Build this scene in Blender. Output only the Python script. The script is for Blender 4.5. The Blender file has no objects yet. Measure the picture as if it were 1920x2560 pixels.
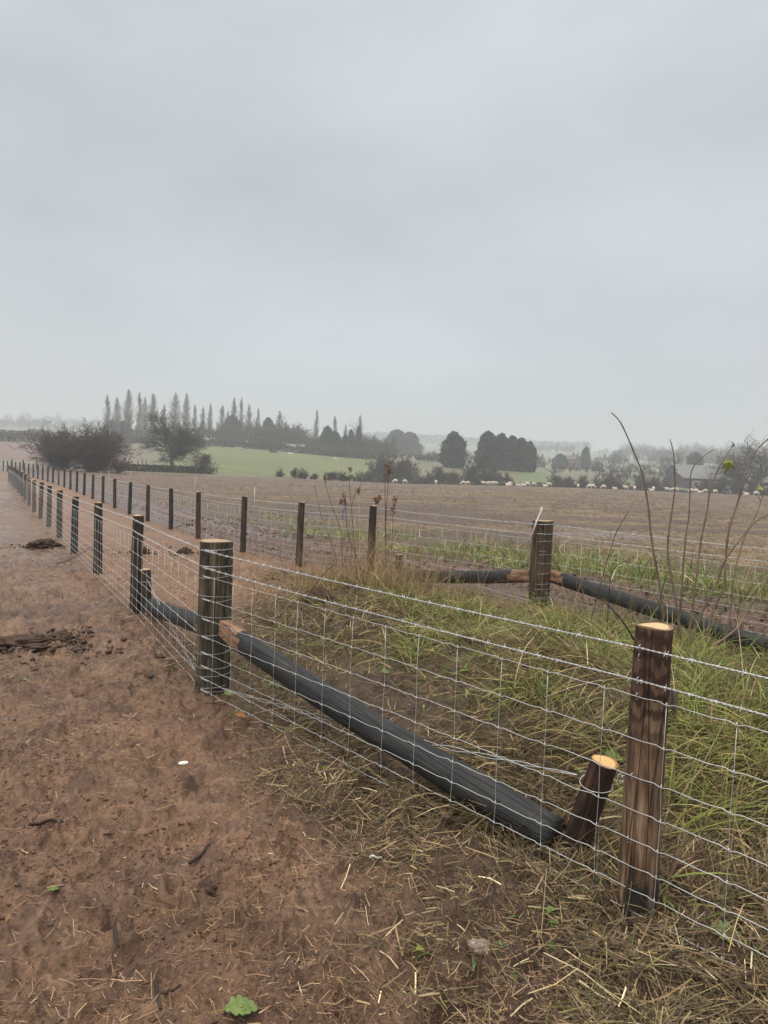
import bpy, math, random
import numpy as np
from mathutils import Vector, Matrix

random.seed(7)
rng = np.random.default_rng(7)
scn = bpy.context.scene
col = scn.collection

# ------------------------------------------------------------------ camera
FPX, HZ, ROLL, EYE = 1850.0, 1172.0, 0.0375, 1.7
pt = math.atan((1280 - HZ) / FPX); rl = math.atan(ROLL)
FW = np.array([0, math.cos(pt), -math.sin(pt)])
U0 = np.array([0, math.sin(pt), math.cos(pt)]); R0 = np.array([1.0, 0, 0])
RT = math.cos(rl) * R0 + math.sin(rl) * U0
UP = math.cos(rl) * U0 - math.sin(rl) * R0
cam_d = bpy.data.cameras.new('camera'); cam = bpy.data.objects.new('camera', cam_d); col.objects.link(cam)
cam_d.sensor_fit = 'VERTICAL'; cam_d.sensor_height = 36.0; cam_d.sensor_width = 27.0
cam_d.lens = FPX / 2560 * 36.0
cam_d.clip_start = 0.05; cam_d.clip_end = 6000
cam.matrix_world = Matrix(((RT[0], UP[0], -FW[0], 0), (RT[1], UP[1], -FW[1], 0), (RT[2], UP[2], -FW[2], EYE), (0, 0, 0, 1)))
scn.camera = cam

# ------------------------------------------------------------------ light
SUN_EL, SUN_AZ = math.radians(52), math.radians(215)      # azimuth clockwise from +Y
w = bpy.data.worlds.new('World'); scn.world = w; w.use_nodes = True
nt = w.node_tree; nt.nodes.clear(); L = nt.links.new
def wn(t, **k):
    n = nt.nodes.new(t)
    for a, b in k.items(): setattr(n, a, b)
    return n
w_out = wn('ShaderNodeOutputWorld'); sky = wn('ShaderNodeTexSky', sky_type='NISHITA', sun_disc=False)
sky.sun_elevation = SUN_EL; sky.sun_rotation = SUN_AZ; sky.air_density = 1.5; sky.dust_density = 4.0
bg1 = wn('ShaderNodeBackground'); bg1.inputs[1].default_value = 0.05; L(sky.outputs[0], bg1.inputs[0])
tc = wn('ShaderNodeTexCoord'); sp = wn('ShaderNodeSeparateXYZ'); L(tc.outputs['Generated'], sp.inputs[0])
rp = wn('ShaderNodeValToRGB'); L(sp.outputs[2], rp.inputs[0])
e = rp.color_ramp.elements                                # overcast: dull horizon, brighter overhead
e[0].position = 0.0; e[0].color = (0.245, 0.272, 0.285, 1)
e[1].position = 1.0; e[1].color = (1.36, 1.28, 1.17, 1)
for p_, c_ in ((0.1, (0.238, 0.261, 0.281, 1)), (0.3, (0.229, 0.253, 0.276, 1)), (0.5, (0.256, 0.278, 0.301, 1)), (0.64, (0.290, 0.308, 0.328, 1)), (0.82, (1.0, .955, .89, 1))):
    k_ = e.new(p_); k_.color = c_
mp = wn('ShaderNodeMapping'); mp.inputs['Scale'].default_value = (1.0, 1.0, 2.2); mp.inputs['Rotation'].default_value = (0.2, 0.5, 0.3)
L(tc.outputs['Generated'], mp.inputs[0])
cn = wn('ShaderNodeTexNoise'); cn.inputs['Scale'].default_value = 1.7; cn.inputs['Detail'].default_value = 5; cn.inputs['Roughness'].default_value = 0.5
L(mp.outputs[0], cn.inputs[0])
mr = wn('ShaderNodeMapRange'); mr.inputs[1].default_value = 0.3; mr.inputs[2].default_value = 0.7; mr.inputs[3].default_value = 0.80; mr.inputs[4].default_value = 1.22
L(cn.outputs[0], mr.inputs[0])
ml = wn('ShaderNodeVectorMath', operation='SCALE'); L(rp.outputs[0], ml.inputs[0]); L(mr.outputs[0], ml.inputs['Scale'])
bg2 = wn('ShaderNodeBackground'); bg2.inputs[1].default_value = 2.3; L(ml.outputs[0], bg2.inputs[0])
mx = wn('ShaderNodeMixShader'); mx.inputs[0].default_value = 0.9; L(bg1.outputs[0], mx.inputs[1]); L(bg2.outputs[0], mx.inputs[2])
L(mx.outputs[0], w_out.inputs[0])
sd = bpy.data.lights.new('sun', 'SUN'); sd.energy = 1.4; sd.angle = math.radians(40); sd.color = (1, 0.95, 0.86)
so = bpy.data.objects.new('sun', sd); col.objects.link(so)
sdir = Vector((math.sin(SUN_AZ) * math.cos(SUN_EL), math.cos(SUN_AZ) * math.cos(SUN_EL), math.sin(SUN_EL)))
so.rotation_euler = sdir.to_track_quat('Z', 'Y').to_euler(); so.location = (0, -5, 30)
scn.view_settings.view_transform = 'Standard'; scn.view_settings.look = 'None'
scn.view_settings.exposure = 0.1; scn.view_settings.gamma = 1.0
scn.cycles.use_denoising = True
try: scn.cycles.denoiser = 'OPENIMAGEDENOISE'
except Exception: pass
scn.cycles.max_bounces = 6; scn.cycles.diffuse_bounces = 3; scn.cycles.glossy_bounces = 3
scn.cycles.volume_bounces = 2; scn.cycles.transparent_max_bounces = 6

# ------------------------------------------------------------------ projection helpers (planning: pixel of the photo -> place)
EYEP = np.array([0, 0, EYE])
def ray(px, py): return FW + RT * (px - 960) / FPX - UP * (py - 1280) / FPX

# ------------------------------------------------------------------ noise
NT = rng.random((8, 256, 256))
def vnoise(x, y, s=0):
    x = np.asarray(x, float); y = np.asarray(y, float)
    xi = np.floor(x).astype(int); yi = np.floor(y).astype(int)
    fx = x - xi; fy = y - yi
    fx = fx * fx * fx * (fx * (fx * 6 - 15) + 10); fy = fy * fy * fy * (fy * (fy * 6 - 15) + 10)
    T = NT[s % 8]; o = (s // 8) * 37
    a = T[(xi + o) & 255, yi & 255]; b = T[(xi + 1 + o) & 255, yi & 255]
    c = T[(xi + o) & 255, (yi + 1) & 255]; d = T[(xi + 1 + o) & 255, (yi + 1) & 255]
    return (a * (1 - fx) + b * fx) * (1 - fy) + (c * (1 - fx) + d * fx) * fy
def fbm(x, y, s=0, n=4, g=0.5):
    t = 0; a = 1; m = 0
    for i in range(n):
        t = t + a * vnoise(np.asarray(x) * 2 ** i + 17.3 * i, np.asarray(y) * 2 ** i - 9.1 * i, s + i); m += a; a *= g
    return t / m
def sstep(a, b, x):
    t = np.clip((np.asarray(x, float) - a) / (b - a), 0, 1); return t * t * (3 - 2 * t)

# ------------------------------------------------------------------ fence lines
A0 = np.array([-1.24, 5.48]); NP = np.array([1.06, 2.83])
dA = np.array([-1.53, 2.82])
A_POSTS = [A0 + dA * k for k in range(1, 22)]
dN = (NP - A0) / np.linalg.norm(NP - A0); N2 = NP + dN * 3.3
BS = np.array([2.06, 9.55]); dBR = np.array([0.6, -0.8])
B_POSTS = [np.array(p) for p in ((-0.18, 11.75), (-1.43, 12.65), (-2.80, 14.75), (-4.37, 17.4), (-5.68, 19.7))]
for k in range(1, 27): B_POSTS.append(B_POSTS[4] + np.array([-1.5, 2.74]) * k)
for k in range(8, 27):     # the far end bends away to the left
    B_POSTS[4 + k] = B_POSTS[4 + k] + np.array([-0.010, -0.003]) * max(0, k - 7) ** 2
for k in range(16, 21):
    A_POSTS[k] = A_POSTS[k] + np.array([-0.5, -0.3]) * (k - 15) ** 1.5
BR2 = BS + dBR * 3.6; BR3 = BS + dBR * 7.2
POLY_A = np.array([A_POSTS[-1] + dA * 20] + A_POSTS[::-1] + [A0, NP, N2, N2 + dN * 6])
POLY_B = np.array([B_POSTS[-1] + dA * 20] + B_POSTS[::-1] + [BS, BR2, BR3, BR3 + dBR * 6])
def sdist(poly, x, y):
    x = np.asarray(x, float); y = np.asarray(y, float)
    best = np.full(x.shape, 1e9); sg = np.ones(x.shape); al = np.zeros(x.shape); acc = 0
    for a, b in zip(poly[:-1], poly[1:]):
        d = b - a; l = np.hypot(*d); t = np.clip(((x - a[0]) * d[0] + (y - a[1]) * d[1]) / (l * l), 0, 1)
        qx = x - a[0] - t * d[0]; qy = y - a[1] - t * d[1]; ds = np.hypot(qx, qy)
        s = np.where(d[0] * (y - a[1]) - d[1] * (x - a[0]) > 0, 1.0, -1.0)
        m = ds < best - 1e-9
        best = np.where(m, ds, best); sg = np.where(m, s, sg); al = np.where(m, acc + t * l, al); acc += l
    return best * sg, al

# ------------------------------------------------------------------ terrain
COLX = np.array([-700, 0, 500, 960, 1400, 1920, 2700.])
DD = np.array([0, 8, 14, 24, 40, 60, 85, 110, 140, 165, 180, 200, 240, 330, 600, 1500.])
TZ = np.array([
    [0, -.04, -.13, -.22, -.10, .00, .0, .2, .5, 1.0, 2.0, 3.4, 6.0, 10., 22, 60],
    [0, -.04, -.13, -.22, -.12, -.10, -.05, .15, .4, .8, 1.9, 3.2, 5.6, 10., 21, 58],
    [0, .0, -.08, -.16, -.12, -.1, -.15, -.25, .25, .9, 1.9, 3.3, 6.4, 10.6, 19, 55],
    [0, .0, .02, .0, -.05, -.2, -.4, -.62, -.95, -2.3, -1.2, 1.5, 4.3, 6.5, 16, 58],
    [0, .0, .02, .02, .0, -.08, -.2, -.34, -.52, -2.1, -1.2, .8, 2.4, 4.6, 14, 55],
    [0, .0, .02, .02, .0, -.10, -.25, -.42, -.65, -2.5, -2.3, -1.0, .6, 3.0, 16, 52],
    [0, .0, .02, .02, .0, -.10, -.25, -.42, -.65, -2.5, -2.3, -1.0, .6, 3.0, 16, 52]])
def hgt(x, y):
    x = np.asarray(x, float); y = np.asarray(y, float)
    d = np.clip(y, 0, 1499.9); u = 960 + FPX * x / np.maximum(y, 4.0); u = np.clip(u, -699, 2699)
    cz = [np.interp(d, DD, TZ[i]) for i in range(len(COLX))]
    z = np.zeros(x.shape)
    for i in range(len(COLX) - 1):
        m = (u >= COLX[i]) & (u <= COLX[i + 1]); t = (u - COLX[i]) / (COLX[i + 1] - COLX[i])
        t = t * t * (3 - 2 * t)
        z = np.where(m, cz[i] * (1 - t) + cz[i + 1] * t, z)
    near = (y < 30) & (y > -5) & (np.abs(x) < 20)
    if np.any(near):
        sA, _ = sdist(POLY_A, x, y); sB, _ = sdist(POLY_B, x, y)
        bank = 0.22 * sstep(.5, 1.9, sA) * sstep(.9, 2.4, -sB) * sstep(-1.2, .3, x) * (0.6 + .8 * fbm(x * .9, y * .9, 5, 2))
        bank = bank + 0.10 * np.exp(-((x + .35) ** 2 + (y - 9.3) ** 2) / .8)
        z = z + np.where(near, bank, 0)
    return z
def h1(x, y): return float(hgt(np.array([x]), np.array([y]))[0])
def at(px, d):
    v = ray(px, HZ + ROLL * (px - 960)); x = d * v[0] / v[1]
    return np.array([x, d, h1(x, d)])
def gp(px, py):
    v = ray(px, py); t = 1.0
    for _ in range(4000):
        p = EYEP + v * t
        if p[2] <= h1(p[0], p[1]): return p
        t += 0.01 + t * .002
    return p

# ------------------------------------------------------------------ object helpers
def tag(o, label, cat, group=None, kind=None):
    if label: o['label'] = label
    if cat: o['category'] = cat
    if group: o['group'] = group
    if kind: o['kind'] = kind
    return o
def empty(name, loc, rz=0.0, sc=1.0):
    o = bpy.data.objects.new(name, None); col.objects.link(o); o.location = [float(v) for v in loc]
    o.rotation_euler = (0, 0, rz); o.scale = (sc, sc, sc); o.empty_display_size = .1; return o
def mesh_np(name, V, F, mat, parent=None, vcol=None, smooth=True):
    V = np.asarray(V, np.float32).reshape(-1, 3)
    me = bpy.data.meshes.new(name)
    if isinstance(F, np.ndarray):
        k = F.shape[1]; n = len(F)
        me.vertices.add(len(V)); me.vertices.foreach_set('co', V.ravel())
        me.loops.add(n * k); me.loops.foreach_set('vertex_index', F.astype(np.int32).ravel())
        me.polygons.add(n); me.polygons.foreach_set('loop_start', np.arange(0, n * k, k, dtype=np.int32))
        me.update(calc_edges=True)
    else:
        used = sorted({i for f in F for i in f}); ix = {u: i for i, u in enumerate(used)}; V = V[used]
        if vcol is not None: vcol = np.asarray(vcol)[used]
        me.from_pydata(V.tolist(), [], [tuple(ix[i] for i in f) for f in F]); me.update()
    if vcol is not None:
        c = np.ones((len(V), 4), np.float32); vc = np.asarray(vcol, np.float32); c[:, :vc.shape[1]] = vc
        a = me.color_attributes.new('tint', 'FLOAT_COLOR', 'POINT'); a.data.foreach_set('color', c.ravel())
    if smooth: me.polygons.foreach_set('use_smooth', np.ones(len(me.polygons), bool))
    me.validate()
    if mat: me.materials.append(mat)
    o = bpy.data.objects.new(name, me); col.objects.link(o)
    if parent: o.parent = parent
    return o
class MB:
    def __init__(s): s.V = []; s.F = []; s.n = 0
    def add(s, V, F):
        V = np.asarray(V, float)
        s.V.append(V); s.F += [tuple(int(i) + s.n for i in f) for f in F]; s.n += len(V)
    def box(s, c, d, R=None):
        x, y, z = [v / 2 for v in d]
        v = np.array([[i, j, k] for i in (-x, x) for j in (-y, y) for k in (-z, z)])
        if R is not None: v = v @ np.array(R).T
        s.add(v + np.array(c), [(0, 1, 3, 2), (4, 6, 7, 5), (0, 4, 5, 1), (2, 3, 7, 6), (0, 2, 6, 4), (1, 5, 7, 3)])
    def tube(s, P, r, k=6, caps=True):
        P = np.asarray(P, float); n = len(P); r = np.broadcast_to(np.asarray(r, float), (n,))
        T = np.gradient(P, axis=0); T /= np.maximum(np.linalg.norm(T, axis=1), 1e-9)[:, None]
        ref = np.array([0, 0, 1.0]) if abs(T[:, 2]).mean() < .8 else np.array([1.0, 0, 0])
        A = np.cross(T, ref); A /= np.maximum(np.linalg.norm(A, axis=1), 1e-9)[:, None]; B = np.cross(T, A)
        an = np.arange(k) * 2 * math.pi / k
        V = P[:, None, :] + r[:, None, None] * (np.cos(an)[None, :, None] * A[:, None, :] + np.sin(an)[None, :, None] * B[:, None, :])
        F = [(i * k + j, i * k + (j + 1) % k, (i + 1) * k + (j + 1) % k, (i + 1) * k + j) for i in range(n - 1) for j in range(k)]
        if caps: F += [tuple(range(k))[::-1], tuple((n - 1) * k + j for j in range(k))]
        s.add(V.reshape(-1, 3), F)
    def build(s, name, mat, parent=None, smooth=True):
        return mesh_np(name, np.concatenate(s.V), s.F, mat, parent, smooth=smooth)
def segs_mesh(name, S, mat, parent=None, k=3):
    """S: rows of p0(3) p1(3) r0 r1; one little prism each"""
    V, F = segs_geo(S, k); return mesh_np(name, V, F, mat, parent)
def segs_geo(S, k=3):
    S = np.asarray(S, float); P0 = S[:, :3]; P1 = S[:, 3:6]
    T = P1 - P0; T /= np.maximum(np.linalg.norm(T, axis=1), 1e-9)[:, None]
    ref = np.where(np.abs(T[:, 2:3]) < .9, np.array([[0, 0, 1.0]]), np.array([[1.0, 0, 0]]))
    A = np.cross(T, ref); A /= np.linalg.norm(A, axis=1)[:, None]; B = np.cross(T, A)
    an = np.arange(k) * 2 * math.pi / k
    ring = np.cos(an)[None, :, None] * A[:, None, :] + np.sin(an)[None, :, None] * B[:, None, :]
    V = np.concatenate([P0[:, None, :] + S[:, 6][:, None, None] * ring, P1[:, None, :] + S[:, 7][:, None, None] * ring], axis=1)
    i0 = np.arange(len(S))[:, None] * 2 * k; j = np.arange(k)[None, :]; j2 = (j + 1) % k
    F = np.stack([i0 + j, i0 + j2, i0 + k + j2, i0 + k + j], axis=2).reshape(-1, 4)
    return V.reshape(-1, 3), F
def blades(name, base, yaw, pitch, length, width, bend, tint, mat, nseg=2, taper=True, parent=None):
    n = len(base); P = np.asarray(base, float).copy(); pts = [P]
    for i in range(nseg):
        a = pitch - bend * (i + .5) / nseg; s = (length / nseg)[:, None]
        P = P + s * np.stack([np.cos(yaw) * np.cos(a), np.sin(yaw) * np.cos(a), np.sin(a)], 1); pts.append(P)
    tw = rng.uniform(-1.2, 1.2, n)
    W = np.stack([-np.sin(yaw) * np.cos(tw), np.cos(yaw) * np.cos(tw), np.sin(tw)], 1) * (width / 2)[:, None]
    V = np.zeros((n, nseg + 1, 2, 3))
    for i in range(nseg + 1):
        s = (1 - .88 * (i / nseg) ** 1.5) if taper else 1.0
        V[:, i, 0] = pts[i] - W * s; V[:, i, 1] = pts[i] + W * s
    i0 = np.arange(n)[:, None] * (2 * (nseg + 1)) + 2 * np.arange(nseg)[None, :]
    F = np.stack([i0, i0 + 1, i0 + 3, i0 + 2], 2).reshape(-1, 4)
    c = np.repeat(np.asarray(tint)[:, None, :], 2 * (nseg + 1), axis=1).reshape(-1, 3)
    return mesh_np(name, V.reshape(-1, 3), F, mat, parent, vcol=c, smooth=False)
ONES = 'zeroth first second third fourth fifth sixth seventh eighth ninth tenth eleventh twelfth thirteenth fourteenth fifteenth sixteenth seventeenth eighteenth nineteenth twentieth'.split()
def nth(n):
    if n <= 20: return ONES[n]
    t = ['', '', 'twenty', 'thirty', 'forty'][n // 10]; return t + ('ieth' if False else ' ' + ONES[n % 10]) if n % 10 else {30: 'thirtieth', 40: 'fortieth'}[n]

# ------------------------------------------------------------------ materials
def mat_new(name):
    m = bpy.data.materials.new(name); m.use_nodes = True; t = m.node_tree
    b = t.nodes['Principled BSDF']; return m, t, b
def node(t, typ, **k):
    n = t.nodes.new(typ)
    for a, v in k.items():
        if a.startswith('i_'): n.inputs[a[2:].replace('_', ' ')].default_value = v
        else: setattr(n, a, v)
    return n
def ramp(t, fac, stops):
    r = t.nodes.new('ShaderNodeValToRGB'); t.links.new(fac, r.inputs[0]); el = r.color_ramp.elements
    el[0].position, el[0].color = stops[0][0], (*stops[0][1], 1); el[1].position, el[1].color = stops[-1][0], (*stops[-1][1], 1)
    for p, c in stops[1:-1]: q = el.new(p); q.color = (*c, 1)
    return r.outputs[0]
def mapped(t, scale, rot=(0, 0, 0), kind='Object'):
    c = t.nodes.new('ShaderNodeTexCoord'); m = t.nodes.new('ShaderNodeMapping'); m.inputs['Scale'].default_value = scale; m.inputs['Rotation'].default_value = rot
    t.links.new(c.outputs[kind], m.inputs[0]); return m.outputs[0]
def bump(t, b, h, dist, strength=1.0):
    n = t.nodes.new('ShaderNodeBump'); n.inputs['Distance'].default_value = dist; n.inputs['Strength'].default_value = strength
    t.links.new(h, n.inputs['Height']); t.links.new(n.outputs[0], b.inputs['Normal'])
def m_tint(name, rough=.8, amp=.25, scale=8, spec=.25, trans=0.0):
    m, t, b = mat_new(name); a = node(t, 'ShaderNodeVertexColor', layer_name='tint')
    n = node(t, 'ShaderNodeTexNoise', i_Scale=scale, i_Detail=3.0); g = node(t, 'ShaderNodeNewGeometry'); t.links.new(g.outputs['Position'], n.inputs[0])
    r = node(t, 'ShaderNodeMapRange'); r.inputs[1].default_value = .25; r.inputs[2].default_value = .75; r.inputs[3].default_value = 1 - amp; r.inputs[4].default_value = 1 + amp
    t.links.new(n.outputs[0], r.inputs[0]); s = node(t, 'ShaderNodeVectorMath', operation='SCALE')
    t.links.new(a.outputs[0], s.inputs[0]); t.links.new(r.outputs[0], s.inputs['Scale']); t.links.new(s.outputs[0], b.inputs['Base Color'])
    b.inputs['Roughness'].default_value = rough; b.inputs['Specular IOR Level'].default_value = spec
    if trans:
        tr = node(t, 'ShaderNodeBsdfTranslucent'); t.links.new(s.outputs[0], tr.inputs[0]); mxs = node(t, 'ShaderNodeMixShader'); mxs.inputs[0].default_value = trans
        t.links.new(b.outputs[0], mxs.inputs[1]); t.links.new(tr.outputs[0], mxs.inputs[2]); t.links.new(mxs.outputs[0], t.nodes['Material Output'].inputs[0])
    return m
def m_noise(name, stops, scale=4, stretch=(1, 1, 1), rough=.8, detail=6, bmp=0.0, spec=.3, rrough=.6, metallic=0.0, kind='Object', objvar=0.0):
    m, t, b = mat_new(name); v = mapped(t, stretch, kind=kind)
    n = node(t, 'ShaderNodeTexNoise', i_Scale=float(scale), i_Detail=float(detail), i_Roughness=rrough); t.links.new(v, n.inputs[0])
    c = ramp(t, n.outputs[0], stops)
    if objvar:
        oi = node(t, 'ShaderNodeObjectInfo'); hs = node(t, 'ShaderNodeHueSaturation'); r = node(t, 'ShaderNodeMapRange'); r.inputs[3].default_value = 1 - objvar; r.inputs[4].default_value = 1 + objvar
        t.links.new(oi.outputs['Random'], r.inputs[0]); t.links.new(r.outputs[0], hs.inputs['Value']); t.links.new(c, hs.inputs['Color']); c = hs.outputs[0]
    t.links.new(c, b.inputs['Base Color']); b.inputs['Roughness'].default_value = rough; b.inputs['Specular IOR Level'].default_value = spec; b.inputs['Metallic'].default_value = metallic
    if bmp: bump(t, b, n.outputs[0], bmp)
    return m
def m_wood(name, dark, mid, light, lo=.4, hi=.62, rough=.62, grain=1.0, zfoot=None, flame=0.0):
    """round timber: long streaks, fine cracks, optional dark wet foot and flame figure"""
    m, t, b = mat_new(name)
    v = mapped(t, (46, 46, 4.2 * grain)); oi = node(t, 'ShaderNodeObjectInfo'); ad = node(t, 'ShaderNodeVectorMath', operation='ADD')
    sc = node(t, 'ShaderNodeVectorMath', operation='SCALE'); cb = node(t, 'ShaderNodeCombineXYZ')
    t.links.new(oi.outputs['Random'], cb.inputs[0]); t.links.new(oi.outputs['Random'], cb.inputs[2]); t.links.new(cb.outputs[0], sc.inputs[0]); sc.inputs['Scale'].default_value = 37.0
    t.links.new(v, ad.inputs[0]); t.links.new(sc.outputs[0], ad.inputs[1])
    n1 = node(t, 'ShaderNodeTexNoise', i_Scale=1.0, i_Detail=8.0, i_Roughness=.65); t.links.new(ad.outputs[0], n1.inputs[0])
    v2 = mapped(t, (13, 13, 2.6)); ad2 = node(t, 'ShaderNodeVectorMath', operation='ADD'); t.links.new(v2, ad2.inputs[0]); t.links.new(sc.outputs[0], ad2.inputs[1])
    n2 = node(t, 'ShaderNodeTexNoise', i_Scale=1.3, i_Detail=4.0, i_Roughness=.6); t.links.new(ad2.outputs[0], n2.inputs[0])
    mxf = node(t, 'ShaderNodeMath', operation='ADD'); t.links.new(n1.outputs[0], mxf.inputs[0]); t.links.new(n2.outputs[0], mxf.inputs[1])
    hf = node(t, 'ShaderNodeMath', operation='MULTIPLY'); hf.inputs[1].default_value = .5; t.links.new(mxf.outputs[0], hf.inputs[0])
    fac = hf.outputs[0]
    c = ramp(t, fac, [(lo, dark), ((lo + hi) / 2, mid), (hi, light)])
    if flame:
        vw = mapped(t, (9.0, 9.0, 1.6)); wv = node(t, 'ShaderNodeTexWave', bands_direction='Z', i_Scale=2.6, i_Distortion=7.5, i_Detail=4.0, i_Detail_Scale=1.1, i_Detail_Roughness=.6)
        t.links.new(vw, wv.inputs[0])
        tcn = t.nodes.new('ShaderNodeTexCoord'); sx = t.nodes.new('ShaderNodeSeparateXYZ'); t.links.new(tcn.outputs['Object'], sx.inputs[0])
        zr = node(t, 'ShaderNodeMapRange'); zr.inputs[1].default_value = .58; zr.inputs[2].default_value = .85; t.links.new(sx.outputs[2], zr.inputs[0])
        wr = ramp(t, wv.outputs[1], [(.46, (0, 0, 0)), (.60, (1, 1, 1))]); mm = node(t, 'ShaderNodeMath', operation='MULTIPLY'); t.links.new(wr, mm.inputs[0]); t.links.new(zr.outputs[0], mm.inputs[1])
        m2 = node(t, 'ShaderNodeMath', operation='MULTIPLY'); m2.inputs[1].default_value = flame; t.links.new(mm.outputs[0], m2.inputs[0])
        mixc = node(t, 'ShaderNodeMix', data_type='RGBA'); t.links.new(m2.outputs[0], mixc.inputs[0]); t.links.new(c, mixc.inputs[6]); mixc.inputs[7].default_value = (.022, .012, .008, 1); c = mixc.outputs[2]
        zr2 = node(t, 'ShaderNodeMapRange'); zr2.inputs[1].default_value = .5; zr2.inputs[2].default_value = 1.0; zr2.inputs[4].default_value = .6; t.links.new(sx.outputs[2], zr2.inputs[0])
        mb = node(t, 'ShaderNodeMix', data_type='RGBA'); t.links.new(zr2.outputs[0], mb.inputs[0]); t.links.new(c, mb.inputs[6]); mb.inputs[7].default_value = (.05, .021, .013, 1); c = mb.outputs[2]
    # long cracks
    vc = mapped(t, (24, 24, .9)); adc = node(t, 'ShaderNodeVectorMath', operation='ADD'); t.links.new(vc, adc.inputs[0]); t.links.new(sc.outputs[0], adc.inputs[1])
    vo = node(t, 'ShaderNodeTexVoronoi', feature='DISTANCE_TO_EDGE', i_Scale=1.0); t.links.new(adc.outputs[0], vo.inputs[0])
    cr = ramp(t, vo.outputs[0], [(.0, (0, 0, 0)), (.05, (1, 1, 1))])
    mc = node(t, 'ShaderNodeMix', data_type='RGBA', blend_type='MULTIPLY'); mc.inputs[0].default_value = .75; t.links.new(c, mc.inputs[6]); t.links.new(cr, mc.inputs[7]); c = mc.outputs[2]
    if zfoot:
        tcn = t.nodes.new('ShaderNodeTexCoord'); sx = t.nodes.new('ShaderNodeSeparateXYZ'); t.links.new(tcn.outputs['Object'], sx.inputs[0])
        am = node(t, 'ShaderNodeMath', operation='MULTIPLY_ADD'); t.links.new(n2.outputs[0], am.inputs[0]); am.inputs[1].default_value = .5; t.links.new(sx.outputs[2], am.inputs[2])
        fr = ramp(t, am.outputs[0], [(zfoot + .22, (1, 1, 1)), (zfoot + .27, (0, 0, 0))])
        mf = node(t, 'ShaderNodeMix', data_type='RGBA'); t.links.new(fr, mf.inputs[0]); t.links.new(c, mf.inputs[6]); mf.inputs[7].default_value = (.028, .025, .022, 1); c = mf.outputs[2]
    t.links.new(c, b.inputs['Base Color']); b.inputs['Roughness'].default_value = rough; b.inputs['Specular IOR Level'].default_value = .35
    ab = node(t, 'ShaderNodeMath', operation='MULTIPLY'); t.links.new(n1.outputs[0], ab.inputs[0]); t.links.new(cr, ab.inputs[1]); bump(t, b, ab.outputs[0], .007)
    return m
def m_cut(name, pale, ring, edge, R):
    """sawn end: growth rings about the centre"""
    m, t, b = mat_new(name); tcn = t.nodes.new('ShaderNodeTexCoord'); mp_ = t.nodes.new('ShaderNodeMapping'); mp_.inputs['Scale'].default_value = (1, 1, 0.0); t.links.new(tcn.outputs['Object'], mp_.inputs[0])
    nn = node(t, 'ShaderNodeTexNoise', i_Scale=25.0, i_Detail=5.0); t.links.new(mp_.outputs[0], nn.inputs[0])
    ln = node(t, 'ShaderNodeVectorMath', operation='LENGTH'); t.links.new(mp_.outputs[0], ln.inputs[0])
    a = node(t, 'ShaderNodeMath', operation='MULTIPLY_ADD'); t.links.new(nn.outputs[0], a.inputs[0]); a.inputs[1].default_value = R * .35; t.links.new(ln.outputs['Value'], a.inputs[2])
    sn = node(t, 'ShaderNodeMath', operation='MULTIPLY'); sn.inputs[1].default_value = 26 / R; t.links.new(a.outputs[0], sn.inputs[0])
    s2 = node(t, 'ShaderNodeMath', operation='SINE'); t.links.new(sn.outputs[0], s2.inputs[0])
    mrg = node(t, 'ShaderNodeMapRange'); mrg.inputs[1].default_value = -1; mrg.inputs[2].default_value = 1; mrg.inputs[4].default_value = .55; t.links.new(s2.outputs[0], mrg.inputs[0])
    c = node(t, 'ShaderNodeMix', data_type='RGBA'); t.links.new(mrg.outputs[0], c.inputs[0]); c.inputs[6].default_value = (*pale, 1); c.inputs[7].default_value = (*ring, 1)
    ed = node(t, 'ShaderNodeMapRange'); ed.inputs[1].default_value = R * .98; ed.inputs[2].default_value = R * 1.16; t.links.new(a.outputs[0], ed.inputs[0])
    c2 = node(t, 'ShaderNodeMix', data_type='RGBA'); t.links.new(ed.outputs[0], c2.inputs[0]); t.links.new(c.outputs[2], c2.inputs[6]); c2.inputs[7].default_value = (*edge, 1)
    t.links.new(c2.outputs[2], b.inputs['Base Color']); b.inputs['Roughness'].default_value = .7; bump(t, b, nn.outputs[0], .003)
    return m
M = {}
M['black'] = m_wood('creosoted black timber', (.012, .013, .015), (.026, .028, .03), (.06, .058, .055))
M['strut'] = m_wood('creosoted strut timber', (.012, .012, .013), (.027, .028, .029), (.085, .068, .052), lo=.38, hi=.74, rough=.6)
M['brown'] = m_wood('dark brown timber', (.022, .015, .011), (.05, .034, .024), (.10, .07, .05))
M['red'] = m_wood('red brown timber', (.035, .018, .011), (.085, .042, .026), (.14, .08, .055))
M['pale'] = m_wood('light brown timber', (.09, .055, .035), (.18, .11, .07), (.25, .16, .11))
M['strain'] = m_wood('green treated strainer timber', (.022, .017, .011), (.062, .05, .03), (.15, .125, .075), grain=.8)
M['strain2'] = m_wood('weathered strainer timber', (.03, .02, .012), (.085, .058, .034), (.15, .105, .065))
M['nearpost'] = m_wood('rustic brown post timber', (.042, .023, .014), (.155, .092, .055), (.33, .225, .145), lo=.39, hi=.63, zfoot=.12, flame=.95)
M['stump'] = m_wood('dark stained stump timber', (.012, .008, .006), (.035, .018, .012), (.10, .045, .026))
M['cut'] = m_cut('pale sawn end', (.62, .45, .25), (.42, .27, .13), (.20, .12, .065), .062)
M['cut_big'] = m_cut('sawn strainer end', (.42, .29, .18), (.30, .20, .12), (.15, .11, .075), .12)
M['cut_stump'] = m_cut('fresh orange sawn end', (.70, .45, .18), (.46, .25, .085), (.28, .14, .05), .058)
M['chisel'] = m_wood('chiselled pale timber', (.10, .05, .03), (.24, .13, .075), (.38, .235, .14))
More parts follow.
